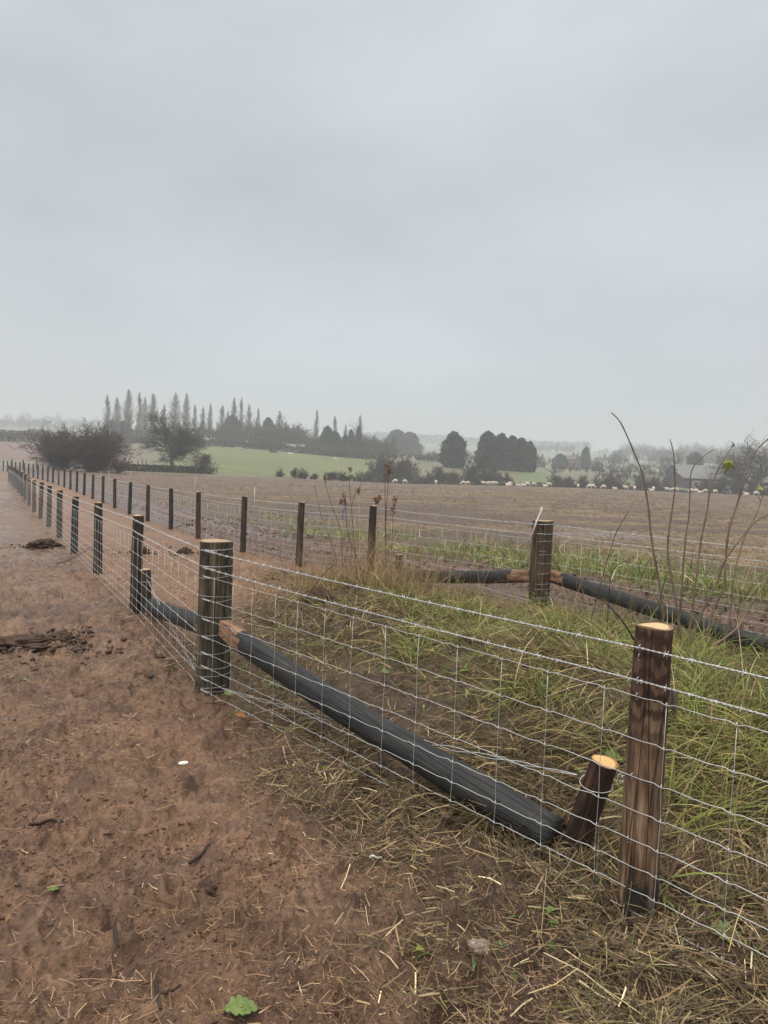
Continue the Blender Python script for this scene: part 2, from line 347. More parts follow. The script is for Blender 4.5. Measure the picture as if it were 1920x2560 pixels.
mw, t_, b_ = mat_new('galvanised wire'); b_.inputs['Base Color'].default_value = (.54, .555, .56, 1); b_.inputs['Metallic'].default_value = .45; b_.inputs['Roughness'].default_value = .38; M['wire'] = mw
M['bark'] = m_noise('grey brown bark', [(.35, (.045, .036, .03)), (.65, (.11, .09, .075))], 6, (1, 1, .3), .85, bmp=.01)
M['twig'] = m_noise('bare twigs', [(.3, (.038, .033, .026)), (.7, (.082, .070, .054))], 2, rough=.9, objvar=.15)
M['poplar'] = m_noise('pale hazed poplar twigs', [(.3, (.15, .135, .11)), (.7, (.27, .245, .205))], 2, rough=.9, objvar=.12)  # pale twigs, lightened further so the colour carries part of the haze
M['twigwarm'] = m_noise('warm bare twigs', [(.3, (.062, .049, .037)), (.7, (.12, .095, .070))], 2, rough=.9, objvar=.15)
M['ever'] = m_noise('dark evergreen foliage', [(.3, (.012, .022, .014)), (.7, (.035, .058, .032))], 1.2, rough=.8, objvar=.15)
M['hedge'] = m_noise('brown green hedge foliage', [(.3, (.03, .034, .02)), (.7, (.075, .07, .045))], 1.0, rough=.9)
M['blade'] = m_tint('grass blade', .65, .3, 5, .3, trans=.25)
M['straw'] = m_tint('wet straw', .6, .25, 20, .35)
M['sapling'] = m_noise('smooth sapling bark', [(.35, (.11, .074, .048)), (.65, (.23, .165, .115))], 9, (1, 1, .3), .55, bmp=.002)
M['darktwig'] = m_noise('dark bramble bark', [(.35, (.025, .016, .013)), (.65, (.06, .038, .03))], 9, rough=.6)
M['rusty'] = m_noise('rusty dead seed heads', [(.35, (.09, .035, .018)), (.65, (.22, .10, .045))], 30, rough=.9)
M['weedstem'] = m_noise('red brown weed stem', [(.35, (.07, .035, .022)), (.65, (.14, .075, .045))], 12, rough=.7)
M['leaf'] = m_noise('green leaf', [(.3, (.085, .13, .03)), (.7, (.17, .23, .075))], 30, rough=.5, kind='Object')
M['leafy'] = m_noise('yellowing leaf', [(.3, (.13, .16, .03)), (.7, (.30, .30, .07))], 18, rough=.5)
M['deadleaf'] = m_noise('brown dead leaf', [(.3, (.16, .07, .03)), (.7, (.3, .14, .06))], 30, rough=.6)
M['white'] = m_noise('white plastic stake', [(.3, (.7, .69, .66)), (.7, (.82, .82, .8))], 8, rough=.5)
M['purple'] = m_noise('purple plastic stake', [(.3, (.16, .12, .40)), (.7, (.22, .18, .5))], 8, rough=.5)
M['wool'] = m_noise('cream fleece', [(.3, (.50, .42, .34)), (.7, (.74, .66, .56))], 9, rough=.95, bmp=.02, objvar=.08)
M['stone'] = m_noise('grey brown stone', [(.35, (.18, .13, .11)), (.6, (.27, .21, .18)), (.7, (.6, .55, .5))], 30, rough=.6, bmp=.004)
M['flint'] = m_noise('white flint', [(.3, (.65, .64, .58)), (.7, (.85, .84, .8))], 30, rough=.5)
M['clod'] = m_noise('dark wet earth clod', [(.3, (.045, .027, .019)), (.7, (.105, .062, .044))], 30, rough=.8, bmp=.02)

# ------------------------------------------------------------------ ground: one sheet, fine near the camera
LIT_A = np.array([-1.15, 5.35]); LIT_B = np.array([0.10, 2.35])
def zones(x, y):
    sA, aA = sdist(POLY_A, x, y); sB, aB = sdist(POLY_B, x, y)
    nz = fbm(x * .8, y * .8, 3, 3) - .5; nz2 = fbm(x * 3.1, y * 3.1, 1, 3) - .5
    d = LIT_B - LIT_A; l = np.hypot(*d)
    sl = -((x - LIT_A[0]) * d[1] - (y - LIT_A[1]) * d[0]) / l      # + to the right of the litter edge
    lit = sstep(-.35, .55, sl + nz * .9 + nz2 * .25) * sstep(.15, -.15, sA) * sstep(7.5, 5.4, y)
    fringe = sstep(.5, .0, np.abs(sA) + nz * .5) * sstep(5.0, 6.5, y) * .35
    corr = sstep(-.15, .15, sA) * sstep(.25, -.05, sB)
    gr = corr * sstep(-2.0, -.6, x + nz * 1.6) * sstep(13.5, 11, y) * sstep(-.3, -1.05, sB - sstep(2.4, 3.4, x) * .8 + nz * .8)
    return dict(sA=sA, sB=sB, aB=aB, lit=np.clip(lit, 0, 1), fringe=fringe, corr=corr, grass=gr,
                soil=gr * sstep(.55, .72, fbm(x * .7 + 5, y * .9, 6, 3)) , field=sstep(-.1, .3, sB), nz=nz, nz2=nz2)
def micro(x, y, Z):
    r = np.hypot(x, y); fade = 1 - sstep(9, 22, r)
    a = (fbm(x * 6, y * 6, 2, 4, .6) - .5) * .10 + (np.abs(fbm(x * 2.3, y * 2.3, 4, 3) - .5) * -.06)
    b = (fbm(x * 26, y * 26, 7, 3, .65) - .5) * .045
    cl = np.maximum(fbm(x * 13, y * 13, 9, 2) - .60, 0) * .20
    z = (a + b + cl) * fade
    foot = -np.maximum(fbm(x * 3.4 + 9, y * 3.4, 11, 2) - .62, 0) * .34 * (Z['sA'] < 0)
    z = z + foot * fade
    z = z + (Z['sB'] > 3.5) * ((fbm(x * .9, y * 2.4, 6, 4, .6) - .5) * .22) * sstep(3.5, 6, Z['sB']) * sstep(105, 80, r)
    # tyre track beyond the far fence: two wheel lanes of angled lugs
    s = Z['aB']; tt = Z['sB']
    wob = (fbm(s * .35, tt * 0 + 2, 13, 2) - .5) * .3
    for c0, wd in ((.85, .42), (2.05, .38)):
        u = (tt + wob - c0) / wd; inside = sstep(1.15, .85, np.abs(u))
        lug = np.sin(2 * math.pi * (s / .26 + np.abs(u) * .8))
        lug = np.clip(lug * 1.6, -1, 1)
        z = z + inside * (-.05 + .10 * lug * (.6 + .8 * fbm(s * 1.5, tt * 2, 2, 2))) + .08 * np.exp(-((np.abs(u) - 1.25) / .22) ** 2)
    return z
n_ang = np.concatenate([np.linspace(-180, -62, 30)[:-1], np.linspace(-62, -34, 40)[:-1], np.linspace(-34, 34, 640)[:-1], np.linspace(34, 62, 40)[:-1], np.linspace(62, 180, 30)])
rr = [0.25, .6, 1.0, 1.4, 1.8]
while rr[-1] < 1600:
    r_ = rr[-1]; rr.append(r_ * (1.0042 if r_ < 7 else 1.0055 if r_ < 17 else 1.02 if r_ < 130 else 1.05))
rr = np.array(rr)
AN, RR = np.meshgrid(np.radians(n_ang), rr); gx = (RR * np.sin(AN)).ravel(); gy = (RR * np.cos(AN)).ravel()
Zg = zones(gx, gy)
gz = hgt(gx, gy) + micro(gx, gy, Zg)
na, nr_ = len(n_ang), len(rr)
ii = (np.arange(nr_ - 1)[:, None] * na + np.arange(na - 1)[None, :]).ravel()
FQ = np.stack([ii, ii + na, ii + na + 1, ii + 1], 1)
def mixc(c, k, m): return c * (1 - m[:, None]) + np.array(k)[None, :] * m[:, None]
gu = 960 + FPX * gx / np.maximum(gy, 4)
C = np.tile(np.array([.174, .099, .057]), (len(gx), 1))
C = mixc(C, (.200, .118, .074), sstep(.45, .68, fbm(gx * 1.3, gy * 1.3, 8, 3)) * .6)
C = mixc(C, (.085, .044, .030), sstep(.50, .66, fbm(gx * 4, gy * 4, 12, 4)) * .6)
C = mixc(C, (.225, .140, .092), sstep(.56, .70, fbm(gx * 9, gy * 9, 19, 4)) * .5)
C = mixc(C, (.070, .045, .027), Zg['lit'] * .8)
C = mixc(C, (.215, .120, .068), Zg['corr'] * (1 - Zg['grass']) * .7)
C = mixc(C, (.075, .058, .030), Zg['grass'] * .85)
C = mixc(C, (.070, .042, .030), Zg['soil'] * .7)
C = mixc(C, (.125, .070, .050), Zg['field'])
fy = Zg['field'] * sstep(2.0, 3.2, Zg['sB'])
C = mixc(C, (.092, .053, .029), fy)
row = fbm(gx * .10, gy * .55 + gx * .03, 14, 4, .6); row2 = fbm(gx * .35, gy * 2.2, 15, 3, .6)
C = mixc(C, (.225, .152, .075), fy * sstep(.46, .60, row) * .75 * sstep(4, 7, Zg['sB']))
C = mixc(C, (.070, .042, .030), fy * sstep(.5, .66, row2) * .6)
weed = Zg['field'] * sstep(1.9, 2.7, Zg['sB']) * sstep(5.6, 4.0, Zg['sB']) * sstep(-14, 3, gx)
C = mixc(C, (.085, .085, .035), weed * sstep(.38, .6, fbm(gx * .7, gy * .7, 16, 3)) * .8)
C = mixc(C, (.17, .115, .098), fy * np.exp(-((gx - 6.2) / 1.7) ** 2 - ((gy - 21.5) / 1.6) ** 2) * .9)
C = mixc(C, (.13, .076, .054), Zg['field'] * sstep(-2, -14, gx) * sstep(100, 60, gy) * .6)
# beyond the field edge: rough tan pasture and plough on the left, green meadow in the middle
beyond = sstep(141, 146, gy + np.clip((900 - gu) / 9, 0, 34))
C = mixc(C, (.13, .125, .060), beyond)
mead = sstep(395, 440, gu) * sstep(1015, 960, gu + (fbm(gy * .1, gx * .05, 3, 2) - .5) * 60) * sstep(141, 147, gy + np.clip((900 - gu) / 9, 0, 22)) * sstep(262, 240, gy)
C = mixc(C, (.105, .125, .022), mead)
C = mixc(C, (.148, .162, .034), mead * sstep(.45, .65, fbm(gx * .03, gy * .12, 5, 3)) * .7)
C = mixc(C, (.16, .140, .085), beyond * sstep(400, 330, gu) * sstep(118, 126, gy) * .8)
C = mixc(C, (.17, .105, .085), beyond * sstep(345, 300, gu) * sstep(150, 162, gy) * sstep(250, 235, gy))
C = mixc(C, (.100, .140, .032), sstep(1285, 1292, gu) * sstep(1400, 1385, gu) * sstep(178, 182, gy) * sstep(236, 230, gy))
C = mixc(C, (.10, .15, .05), sstep(1545, 1555, gu) * sstep(1610, 1600, gu) * sstep(330, 345, gy) * sstep(470, 450, gy))
C = mixc(C, (.14, .16, .085), sstep(420, 520, gy))
C = C * (0.86 + .28 * fbm(gx * .5, gy * .5, 10, 3))[:, None]
wet = np.clip(.55 - .4 * sstep(.48, .68, fbm(gx * .9, gy * 1.4, 18, 3)) * (Zg['sA'] < 0) * sstep(.3, -1.2, gx - (-.3)) - .16 * (Zg['sA'] < -.3) * sstep(4.5, 9, gy) - .28 * (Zg['sB'] > .2) * (Zg['sB'] < 2.6) - .3 * fy * np.exp(-((gx - 6.2) / 1.7) ** 2 - ((gy - 21.5) / 1.6) ** 2), .2, 1) + .25 * (Zg['lit'] + Zg['grass'])
mg, t, b = mat_new('wet red earth')
a = node(t, 'ShaderNodeVertexColor', layer_name='tint'); g = node(t, 'ShaderNodeNewGeometry')
n1 = node(t, 'ShaderNodeTexNoise', i_Scale=38.0, i_Detail=7.0, i_Roughness=.65); n2 = node(t, 'ShaderNodeTexNoise', i_Scale=7.0, i_Detail=6.0, i_Roughness=.6)
n3 = node(t, 'ShaderNodeTexNoise', i_Scale=160.0, i_Detail=4.0, i_Roughness=.6)
mpz = t.nodes.new('ShaderNodeMapping'); mpz.inputs['Scale'].default_value = (.35, 1.3, 1); t.links.new(g.outputs['Position'], mpz.inputs[0])
n4 = node(t, 'ShaderNodeTexNoise', i_Scale=1.6, i_Detail=8.0, i_Roughness=.7); t.links.new(mpz.outputs[0], n4.inputs[0])
for n in (n1, n2, n3): t.links.new(g.outputs['Position'], n.inputs[0])
def mrange(src, lo, hi, o0, o1):
    r = node(t, 'ShaderNodeMapRange'); r.inputs[1].default_value = lo; r.inputs[2].default_value = hi; r.inputs[3].default_value = o0; r.inputs[4].default_value = o1; t.links.new(src, r.inputs[0]); return r.outputs[0]
def mth(op, p, q):
    n = node(t, 'ShaderNodeMath', operation=op)
    for i, v in enumerate((p, q)):
        if isinstance(v, (int, float)): n.inputs[i].default_value = v
        else: t.links.new(v, n.inputs[i])
    return n.outputs[0]
fac = mth('MULTIPLY', mth('MULTIPLY', mrange(n1.outputs[0], .3, .7, .55, 1.4), mrange(n2.outputs[0], .3, .7, .74, 1.22)), mrange(n4.outputs[0], .3, .7, .75, 1.22))
s = node(t, 'ShaderNodeVectorMath', operation='SCALE'); t.links.new(a.outputs[0], s.inputs[0]); t.links.new(fac, s.inputs['Scale']); t.links.new(s.outputs[0], b.inputs['Base Color'])
rg = mth('ADD', a.outputs['Alpha'], mrange(n2.outputs[0], .3, .7, -.12, .12)); t.links.new(rg, b.inputs['Roughness'])
b.inputs['Specular IOR Level'].default_value = .4
hh = mth('ADD', mth('ADD', mth('MULTIPLY', n1.outputs[0], .018), mth('MULTIPLY', n2.outputs[0], .03)), mth('MULTIPLY', n3.outputs[0], .005)); bump(t, b, hh, 1.0, .9)
M['ground'] = mg
ground = mesh_np('ground', np.stack([gx, gy, gz], 1), FQ, mg, vcol=np.concatenate([C, wet[:, None]], 1))
tag(ground, 'wet red brown earth running from the muddy track out to the far fields', 'ground', kind='structure')
def gm(x, y):
    x = np.asarray(x, float); y = np.asarray(y, float); return hgt(x, y) + micro(x, y, zones(x, y))

# ------------------------------------------------------------------ fence timber
def post_geo(r0, r1, h, seed, k=18, below=.12):
    rs = np.linspace(0, 1, 12); V = []; rg_ = np.random.default_rng(seed); ph = rg_.random(4) * 6
    an = np.arange(k) * 2 * math.pi / k
    for t in rs:
        r = (r0 + (r1 - r0) * t) * (1 + .03 * np.sin(2 * an + ph[0] + t * 2) + .02 * np.sin(3 * an + ph[1] - t * 3) + .012 * rg_.standard_normal(k))
        V.append(np.stack([r * np.cos(an) + .006 * math.sin(3 * t + ph[2]), r * np.sin(an), np.full(k, -below + (h + below) * t)], 1))
    F = [(i * k + j, i * k + (j + 1) % k, (i + 1) * k + (j + 1) % k, (i + 1) * k + j) for i in range(len(rs) - 1) for j in range(k)]
    F.append(tuple(range(k))[::-1]); V = np.concatenate(V)
    top = V[-k:].copy()
    rim = top * np.array([.985, .985, 1]); rim[:, 2] += .004 + .004 * np.sin(an * 2 + ph[3]); c = np.array([[0, 0, h + .006]])
    TV = np.concatenate([top, rim, c]); TF = [(j, (j + 1) % k, k + (j + 1) % k, k + j) for j in range(k)] + [(k + j, k + (j + 1) % k, 2 * k) for j in range(k)]
    return V, F, TV, TF
def make_post(name, label, cat, x, y, r0, r1, h, mat, cut, seed, group=None, tilt=(0, 0), rz=0.0):
    V, F, TV, TF = post_geo(r0, r1, h, seed)
    e_ = empty(name, (x, y, h1(x, y))); e_.rotation_euler = (tilt[0], tilt[1], rz)
    tag(e_, label, cat, group)
    mesh_np('shaft', V, F, mat, e_); mesh_np('cut_end', TV, TF, cut, e_, smooth=False)
    return e_
def copy_tree(o, parent=None):
    c = o.copy(); col.objects.link(c)
    if parent: c.parent = parent
    for ch in list(o.children): copy_tree(ch, c)
    return c
P_A0 = make_post('strainer_post', 'thick dark green brown strainer post wrapped in wire at the corner of the track', 'fence post', *A0, .126, .121, 1.115, M['strain'], M['cut_big'], 3)
P_BS = make_post('strainer_post', 'thick brown strainer post beside the tyre ruts, white stick on its top', 'fence post', *BS, .140, .135, 1.10, M['strain2'], M['cut_big'], 5)
P_N = make_post('fence_post', 'nearest round post, brown with dark flame grain and pale sawn top', 'fence post', *NP, .076, .067, 1.13, M['nearpost'], M['cut'], 11, tilt=(0.0, 0.0))
protos = {}
def proto(key, mat):
    V, F, TV, TF = post_geo(.066, .060, 1.09, hash(key) % 1000 if False else sum(map(ord, key)))
    me1 = mesh_np('shaft', V, F, M[mat]); me2 = mesh_np('cut_end', TV, TF, M['cut_big'] if mat == 'black' else M['cut'], smooth=False)
    return me1, me2
for mt in ('black', 'brown', 'red', 'pale'):
    protos[mt] = proto(mt, mt)
def std_post(x, y, mt, label, group, h=1.0, sc=1.0):
    e_ = empty('fence_post', (x, y, h1(x, y))); e_.scale = (sc, sc, h); e_.rotation_euler = (random.gauss(0, .012), random.gauss(0, .012), random.random() * 6)
    tag(e_, label, 'fence post', group)
    for q in protos[mt]:
        c = q.copy(); col.objects.link(c); c.parent = e_
    return e_
WORD = {'black': 'black', 'brown': 'dark brown', 'red': 'red brown', 'pale': 'light brown'}
seqA = ['brown', 'brown', 'black', 'brown', 'brown', 'brown', 'red', 'brown', 'brown', 'black'] + ['brown', 'black'] * 8
for k, p in enumerate(A_POSTS):
    std_post(p[0], p[1], seqA[k], '%s post in the track fence, %s after the thick corner post' % (WORD[seqA[k]], nth(k + 1)), 'round posts of the track fence', .985 + .03 * random.random(), .98)
seqB = ['brown', 'brown', 'brown', 'red', 'black', 'brown', 'black', 'brown', 'brown', 'red', 'black', 'black', 'red', 'brown', 'pale', 'black', 'brown', 'brown'] + ['black', 'brown'] * 9
for k, p in enumerate(B_POSTS):
    std_post(p[0], p[1], seqB[k], '%s post in the field fence, %s beyond the strainer with the white stick' % (WORD[seqB[k]], nth(k + 1)), 'round posts of the field fence', 1.0 + .03 * random.random(), .93 if k else 1.0)
for q in protos.values():
    for o in q: bpy.data.objects.remove(o)

def stump(label, x, y, r, h, lean, mat, cut, seed):
    e_ = make_post('brace_stump', label, 'stump', x, y, r * 1.05, r, h, mat, cut, seed); e_.rotation_euler = (lean[0], lean[1], 0); return e_
ST_N = np.array([0.905, 3.23]); ST_A = np.array([-2.63, 8.25]); ST_B = np.array([0.24, 11.0])
stump('leaning short dark stump with bright orange sawn top beside the nearest post', ST_N[0], ST_N[1], .060, .47, (0.12, 0.21), M['stump'], M['cut_stump'], 21)
stump('short brown stump against the end of the strut along the track fence', ST_A[0], ST_A[1], .058, .48, (0, -.04), M['brown'], M['cut'], 22)
stump('short grey brown stump at the foot of the strut across the ruts', ST_B[0], ST_B[1], .058, .42, (0, .03), M['brown'], M['cut_big'], 23)
def strut(label, p0, p1, r, mat, seed, sag=.02, cutlen=.28):
    """p0 sits on the strainer (pale chiselled end), p1 on the ground"""
    e_ = empty('strut', p1); tag(e_, label, 'strut'); p0 = np.array(p0) - np.array(p1); p1 = np.zeros(3)
    Ln = np.linalg.norm(p0 - p1); d = (p1 - p0) / Ln
    sd_ = np.cross(d, [0, 0, 1.0]); sd_ /= np.linalg.norm(sd_); u_ = np.cross(sd_, d)
    rg_ = np.random.default_rng(seed); k = 20; an = np.arange(k) * 2 * math.pi / k; n = 44; rows = []; ph = rg_.random(3) * 6
    for i in range(n):
        t = i / (n - 1); c = p0 + d * Ln * t + u_ * (-sag * math.sin(math.pi * t)) + sd_ * .01 * math.sin(5 * t + ph[0])
        rad = r * (.97 + .06 * t) * (1 + .05 * math.exp(-((t - .38) / .025) ** 2) * np.cos(an - 1.2) + .06 * math.exp(-((t - .66) / .03) ** 2) * np.cos(an - 2.0) + .015 * math.sin(17 * t + ph[1]) + .03 * np.sin(2 * an + ph[1] + 2 * t) + .02 * np.sin(3 * an + ph[2] + 4 * t) + .006 * rg_.standard_normal(k))
        xx = rad * np.cos(an); yy = rad * np.sin(an)
        s_ = Ln * t
        if s_ < cutlen:                       # tapered wedge cut on two sides near the strainer
            lim = r * (.45 + .58 * s_ / cutlen); xx = np.clip(xx, -lim, lim); yy = np.clip(yy, -r * 1.1, r * (.78 + .3 * s_ / cutlen))
        rows.append(c + xx[:, None] * sd_ + yy[:, None] * u_)
    V = np.concatenate(rows); RM = np.stack([sd_, u_, d], 1); V = V @ RM
    R4 = Matrix([list(map(float, r_)) for r_ in RM]).to_4x4(); R4.translation = e_.location; e_.matrix_world = R4
    F = [(i * k + j, i * k + (j + 1) % k, (i + 1) * k + (j + 1) % k, (i + 1) * k + j) for i in range(n - 1) for j in range(k)]
    body, cutf = [], []
    cut_rows = max(2, int(n * cutlen / Ln))
    for f in F:
        i, j = f[0] // k, f[0] % k
        a_ = an[j]
        side = (abs(math.cos(a_)) > .62) and i < cut_rows - (0 if abs(math.cos(a_)) > .85 else 1)
        topc = math.sin(a_) > .8 and i < cut_rows - 1
        (cutf if (side or topc) else body).append(f)
    body.append(tuple((n - 1) * k + j for j in range(k))); cutf.append(tuple(range(k))[::-1])
    mesh_np('pole', V, body, mat, e_); mesh_np('chiselled_end', V, cutf, M['chisel'], e_)
    return e_
zA = h1(*A0); zB = h1(*BS)
strut('long black strut from the corner post down to the leaning orange topped stump', (A0[0] + .10, A0[1] - .17, zA + .50), (ST_N[0] - .09, ST_N[1] - .01, h1(*ST_N) + .085), .082, M['strut'], 31, .02, .34)
strut('short looking grey black strut running back along the track fence to its stump', (A0[0] - .05, A0[1] + .14, zA + .42), (ST_A[0] + .09, ST_A[1] - .1, h1(*ST_A) + .09), .082, M['strut'], 32, .0)
strut('black strut on the left of the field strainer lying across the tyre ruts', (BS[0] - .13, BS[1] + .0, zB + .38), (ST_B[0] + .08, ST_B[1] - .08, h1(*ST_B) + .12), .088, M['strut'], 33, .02, .3)
strut('black strut on the right of the field strainer running behind the bare saplings', (BS[0] + .12, BS[1] - .06, zB + .40), (BS[0] + .6 * 2.95, BS[1] - .8 * 2.95, .09), .088, M['strut'], 34, .0, .3)

# ------------------------------------------------------------------ wires
LINE_H = [.03, .115, .205, .305, .42, .55, .695, .86]
def run_pts(nodes, z_off): return nodes
def polyl(P):
    P = np.asarray(P, float); seg = np.linalg.norm(np.diff(P[:, :2], axis=0), axis=1); return P, np.concatenate([[0], np.cumsum(seg)])
def on_run(P, S, s):
    s = np.asarray(s, float); return np.stack([np.interp(s, S, P[:, i]) for i in range(P.shape[1])], -1)
def wrap(c, r, z, turns=1.6, a0=0.0, rad=.0022, slant=.012):
    a = np.linspace(a0, a0 + turns * 2 * math.pi, int(40 * turns)); r_ = r + .004
    return np.stack([c[0] + r_ * np.cos(a), c[1] + r_ * np.sin(a), z + slant * np.sin(a * .5 + z * 40) + np.linspace(-.006, .006, len(a))], 1)
def net_run(name, label, group, nodes, gap, rw, wrap_at=None, wr=.12, first=.1, side_amp=.004, rs=None, limit=100, hs=1.0):
    """nodes: (x, y, ground z) along the run, starting at the strainer"""
    P, S = polyl(nodes); Lt = S[-1]; e_ = empty(name, P[0]); O = P[0]
    tag(e_, label, 'wire netting', group); rs = rs or rw * .72
    st = np.arange(first, Lt, gap); st = st + rng.normal(0, .006, len(st))
    rg_ = np.random.default_rng(int(Lt * 10)); ofs = [rg_.normal(0, .006, len(st)) for _ in LINE_H]
    for wi, hz in enumerate(LINE_H):
        ss, zz = [0.0], [0.0]
        for q, s_ in enumerate(st):          # hinge kink at every stay, slack wave between
            ss += [s_ - .03, s_ - .008, s_ + .008, s_ + .03, s_ + gap * .35, s_ + gap * .65]; k_ = side_amp
            zz += [k_, -k_ * .8, -k_ * .8, k_, k_ * .4 + ofs[wi][q] * .3, -k_ * .3 + ofs[wi][q] * .3]
        ss = np.array(ss); zz = np.array(zz); m = np.concatenate([[True], np.diff(ss) > 1e-4]) & (ss <= Lt) ; ss = ss[m]; zz = zz[m]
        if len(ss) > 900:
            keep = (ss < 14) | (np.arange(len(ss)) % 3 == 0); ss = ss[keep]; zz = zz[keep]
        Q = on_run(P, S, ss); Q[:, 2] += hz * hs + zz
        mb = MB(); mb.tube(Q - O, rw, 5)
        if wrap_at is not None:
            zc = P[0, 2] + hz * hs; mb.tube(wrap(wrap_at, wr, zc, 1.25, rg_.random() * 6, slant=.02) - O, rw * .8, 5)
            d = P[1, :2] - P[0, :2]; d = d / np.linalg.norm(d); a = np.linspace(0, 18, 40)
            K = np.stack([Q[0, 0] + d[0] * (.02 + a * .006), Q[0, 1] + d[1] * (.02 + a * .006), zc + .005 * np.sin(a * 2.2)], 1); K[:, 0] += .005 * np.cos(a * 2.2); mb.tube(K - O, rw, 5)
        mb.build('line_wire', M['wire'], e_)
    rest = MB()
    for q, s_ in enumerate(st):
        b0 = on_run(P, S, np.array([s_]))[0]; pts = []
        for wi, hz in enumerate(LINE_H): pts.append([b0[0] + rg_.normal(0, .002), b0[1], b0[2] + hz * hs - side_amp * .8 + rg_.normal(0, .001)])
        mb = MB() if q < limit else rest
        mb.tube(np.array(pts) - O, rs, 4)
        if s_ < 16:
            for wi in range(8):
                c = np.array(pts[wi]) - O; mb.tube(np.array([c - [0, 0, .010], c, c + [0, 0, .010]]), [rw * 1.2, rw * 1.9, rw * 1.2], 5)
        if q < limit: mb.build('stay_wire', M['wire'], e_)
    if rest.n: tag(rest.build('stay_wire', M['wire'], e_), None, None, kind='stuff')
    return e_
def barbed(label, group, nodes, hz, rw, helix, wrap_at=None, wr=.12, barb_to=25, hs=1.0, droop=.01):
    P, S = polyl(nodes); O = P[0]; Lt = S[-1]; mb = MB()
    def sag(s):
        i = np.clip(np.searchsorted(S, s) - 1, 0, len(S) - 2); t = (s - S[i]) / (S[i + 1] - S[i]); return -droop * 4 * t * (1 - t)
    if helix:
        s = np.arange(0, Lt, .009); B = on_run(P, S, s); B[:, 2] += hz * hs + sag(s); dd = np.gradient(B, axis=0); dd /= np.linalg.norm(dd, axis=1)[:, None]
        sx = np.cross(dd, [0, 0, 1.0]); uz = np.cross(sx, dd)
        for ph in (0, math.pi):
            a = s / .045 * 2 * math.pi + ph; mb.tube(B + rw * 1.0 * (np.cos(a)[:, None] * sx + np.sin(a)[:, None] * uz) - O, rw * .9, 4)
    else:
        s = np.arange(0, Lt, .06) if Lt < 20 else np.concatenate([np.arange(0, 16, .08), np.arange(16, Lt, .5)])
        B = on_run(P, S, s); B[:, 2] += hz * hs + sag(s) + rng.normal(0, .0012, len(s)); mb.tube(B - O, rw * 1.25, 5)
    for s_ in np.arange(.06, min(Lt, barb_to), .095):
        c = on_run(P, S, np.array([s_]))[0]; c[2] += hz * hs + sag(np.array([s_]))[0]; c = c - O
        d = (on_run(P, S, np.array([s_ + .01]))[0] - on_run(P, S, np.array([s_ - .01]))[0]); d /= np.linalg.norm(d)
        mb.tube(np.array([c - d * .008, c + d * .008]), rw * 2.1, 6)
        for k in range(2):
            a = random.random() * 6.28; sx = np.cross(d, [0, 0, 1.0]); u = math.cos(a) * sx + math.sin(a) * np.array([0, 0, 1]); o = d * (.006 if k else -.006)
            mb.tube(np.array([c + o - u * .016 + d * .004, c + o, c + o + u * .016 - d * .004]), [rw * .4, rw * .95, rw * .4], 4)
    if wrap_at is not None:
        W = wrap(wrap_at, wr, P[0, 2] + hz * hs, 1.5, 0.4); mb.tube(W - O, rw * 1.2, 5)
        for q in range(4, len(W) - 2, 7):
            c = W[q] - O; u = np.array([random.gauss(0, 1), random.gauss(0, 1), random.gauss(0, 1)]); u /= np.linalg.norm(u); mb.tube(np.array([c - u * .014, c + u * .014]), rw * .8, 4)
        d = P[1, :2] - P[0, :2]; d = d / np.linalg.norm(d)       # bound tail
        for q in range(12):
            c = np.array([d[0] * .018 * q, d[1] * .018 * q, hz * hs + .004]); u = np.array([random.gauss(0, 1), random.gauss(0, 1), random.gauss(0, 1)]); u /= np.linalg.norm(u); mb.tube(np.array([c - u * .013, c + u * .013]), rw * .9, 4)
    o = mb.build('barbed_wire', M['wire']); o.location = O
    return tag(o, label, 'barbed wire', group)
def nrm(d): d = np.array(d, float); d /= np.linalg.norm(d); return np.array([-d[1], d[0]])
nAc = nrm(dA)                                             # left of travel = camera side of the track fence
A_nodes = [np.array([*(A0 + nAc * .10 + dA / 3.2 * .08), zA])] + [np.array([*(p + nAc * .066), h1(*p)]) for p in A_POSTS]
nN = -nrm(dN)                                             # camera side
N_nodes = [np.array([*(A0 + nN * .122 + dN * .03), zA]), np.array([*(NP + nN * .079), h1(*NP)]), np.array([*(N2 + nN * .07), h1(*N2) ]), np.array([*(N2 + dN * 2.5 + nN * .07), h1(*(N2 + dN * 2.5))])]
nBf = -nrm(np.array([-.48, .877]))                        # field side of the field fence
B_nodes = [np.array([*(BS + np.array([.0, -.14])), zB])] + [np.array([*(p + nBf * .06), h1(*p)]) for p in B_POSTS]
BR_nodes = [np.array([*(BS + np.array([.12, -.07])), zB]), np.array([*(BR2), h1(*BR2)]), np.array([*(BR3), h1(*BR3)])]
net_run('wire_netting', 'galvanised stock netting along the track, seen edge on and fading far left', 'stock netting', A_nodes, .285, .0021, None, .124, .12)
net_run('wire_netting', 'galvanised stock netting in front of the long black strut and nearest post', 'stock netting', N_nodes, .262, .0018, A0, .126, .18, side_amp=.0036, hs=1.01)
net_run('wire_netting', 'fine stock netting behind the far row of posts beside the field', 'stock netting', B_nodes, .27, .0021, BS, .137, .14, rs=.0018)
net_run('wire_netting', 'fine stock netting behind the saplings right of the field strainer', 'stock netting', BR_nodes, .27, .0021, None, .137, .2, rs=.0016)
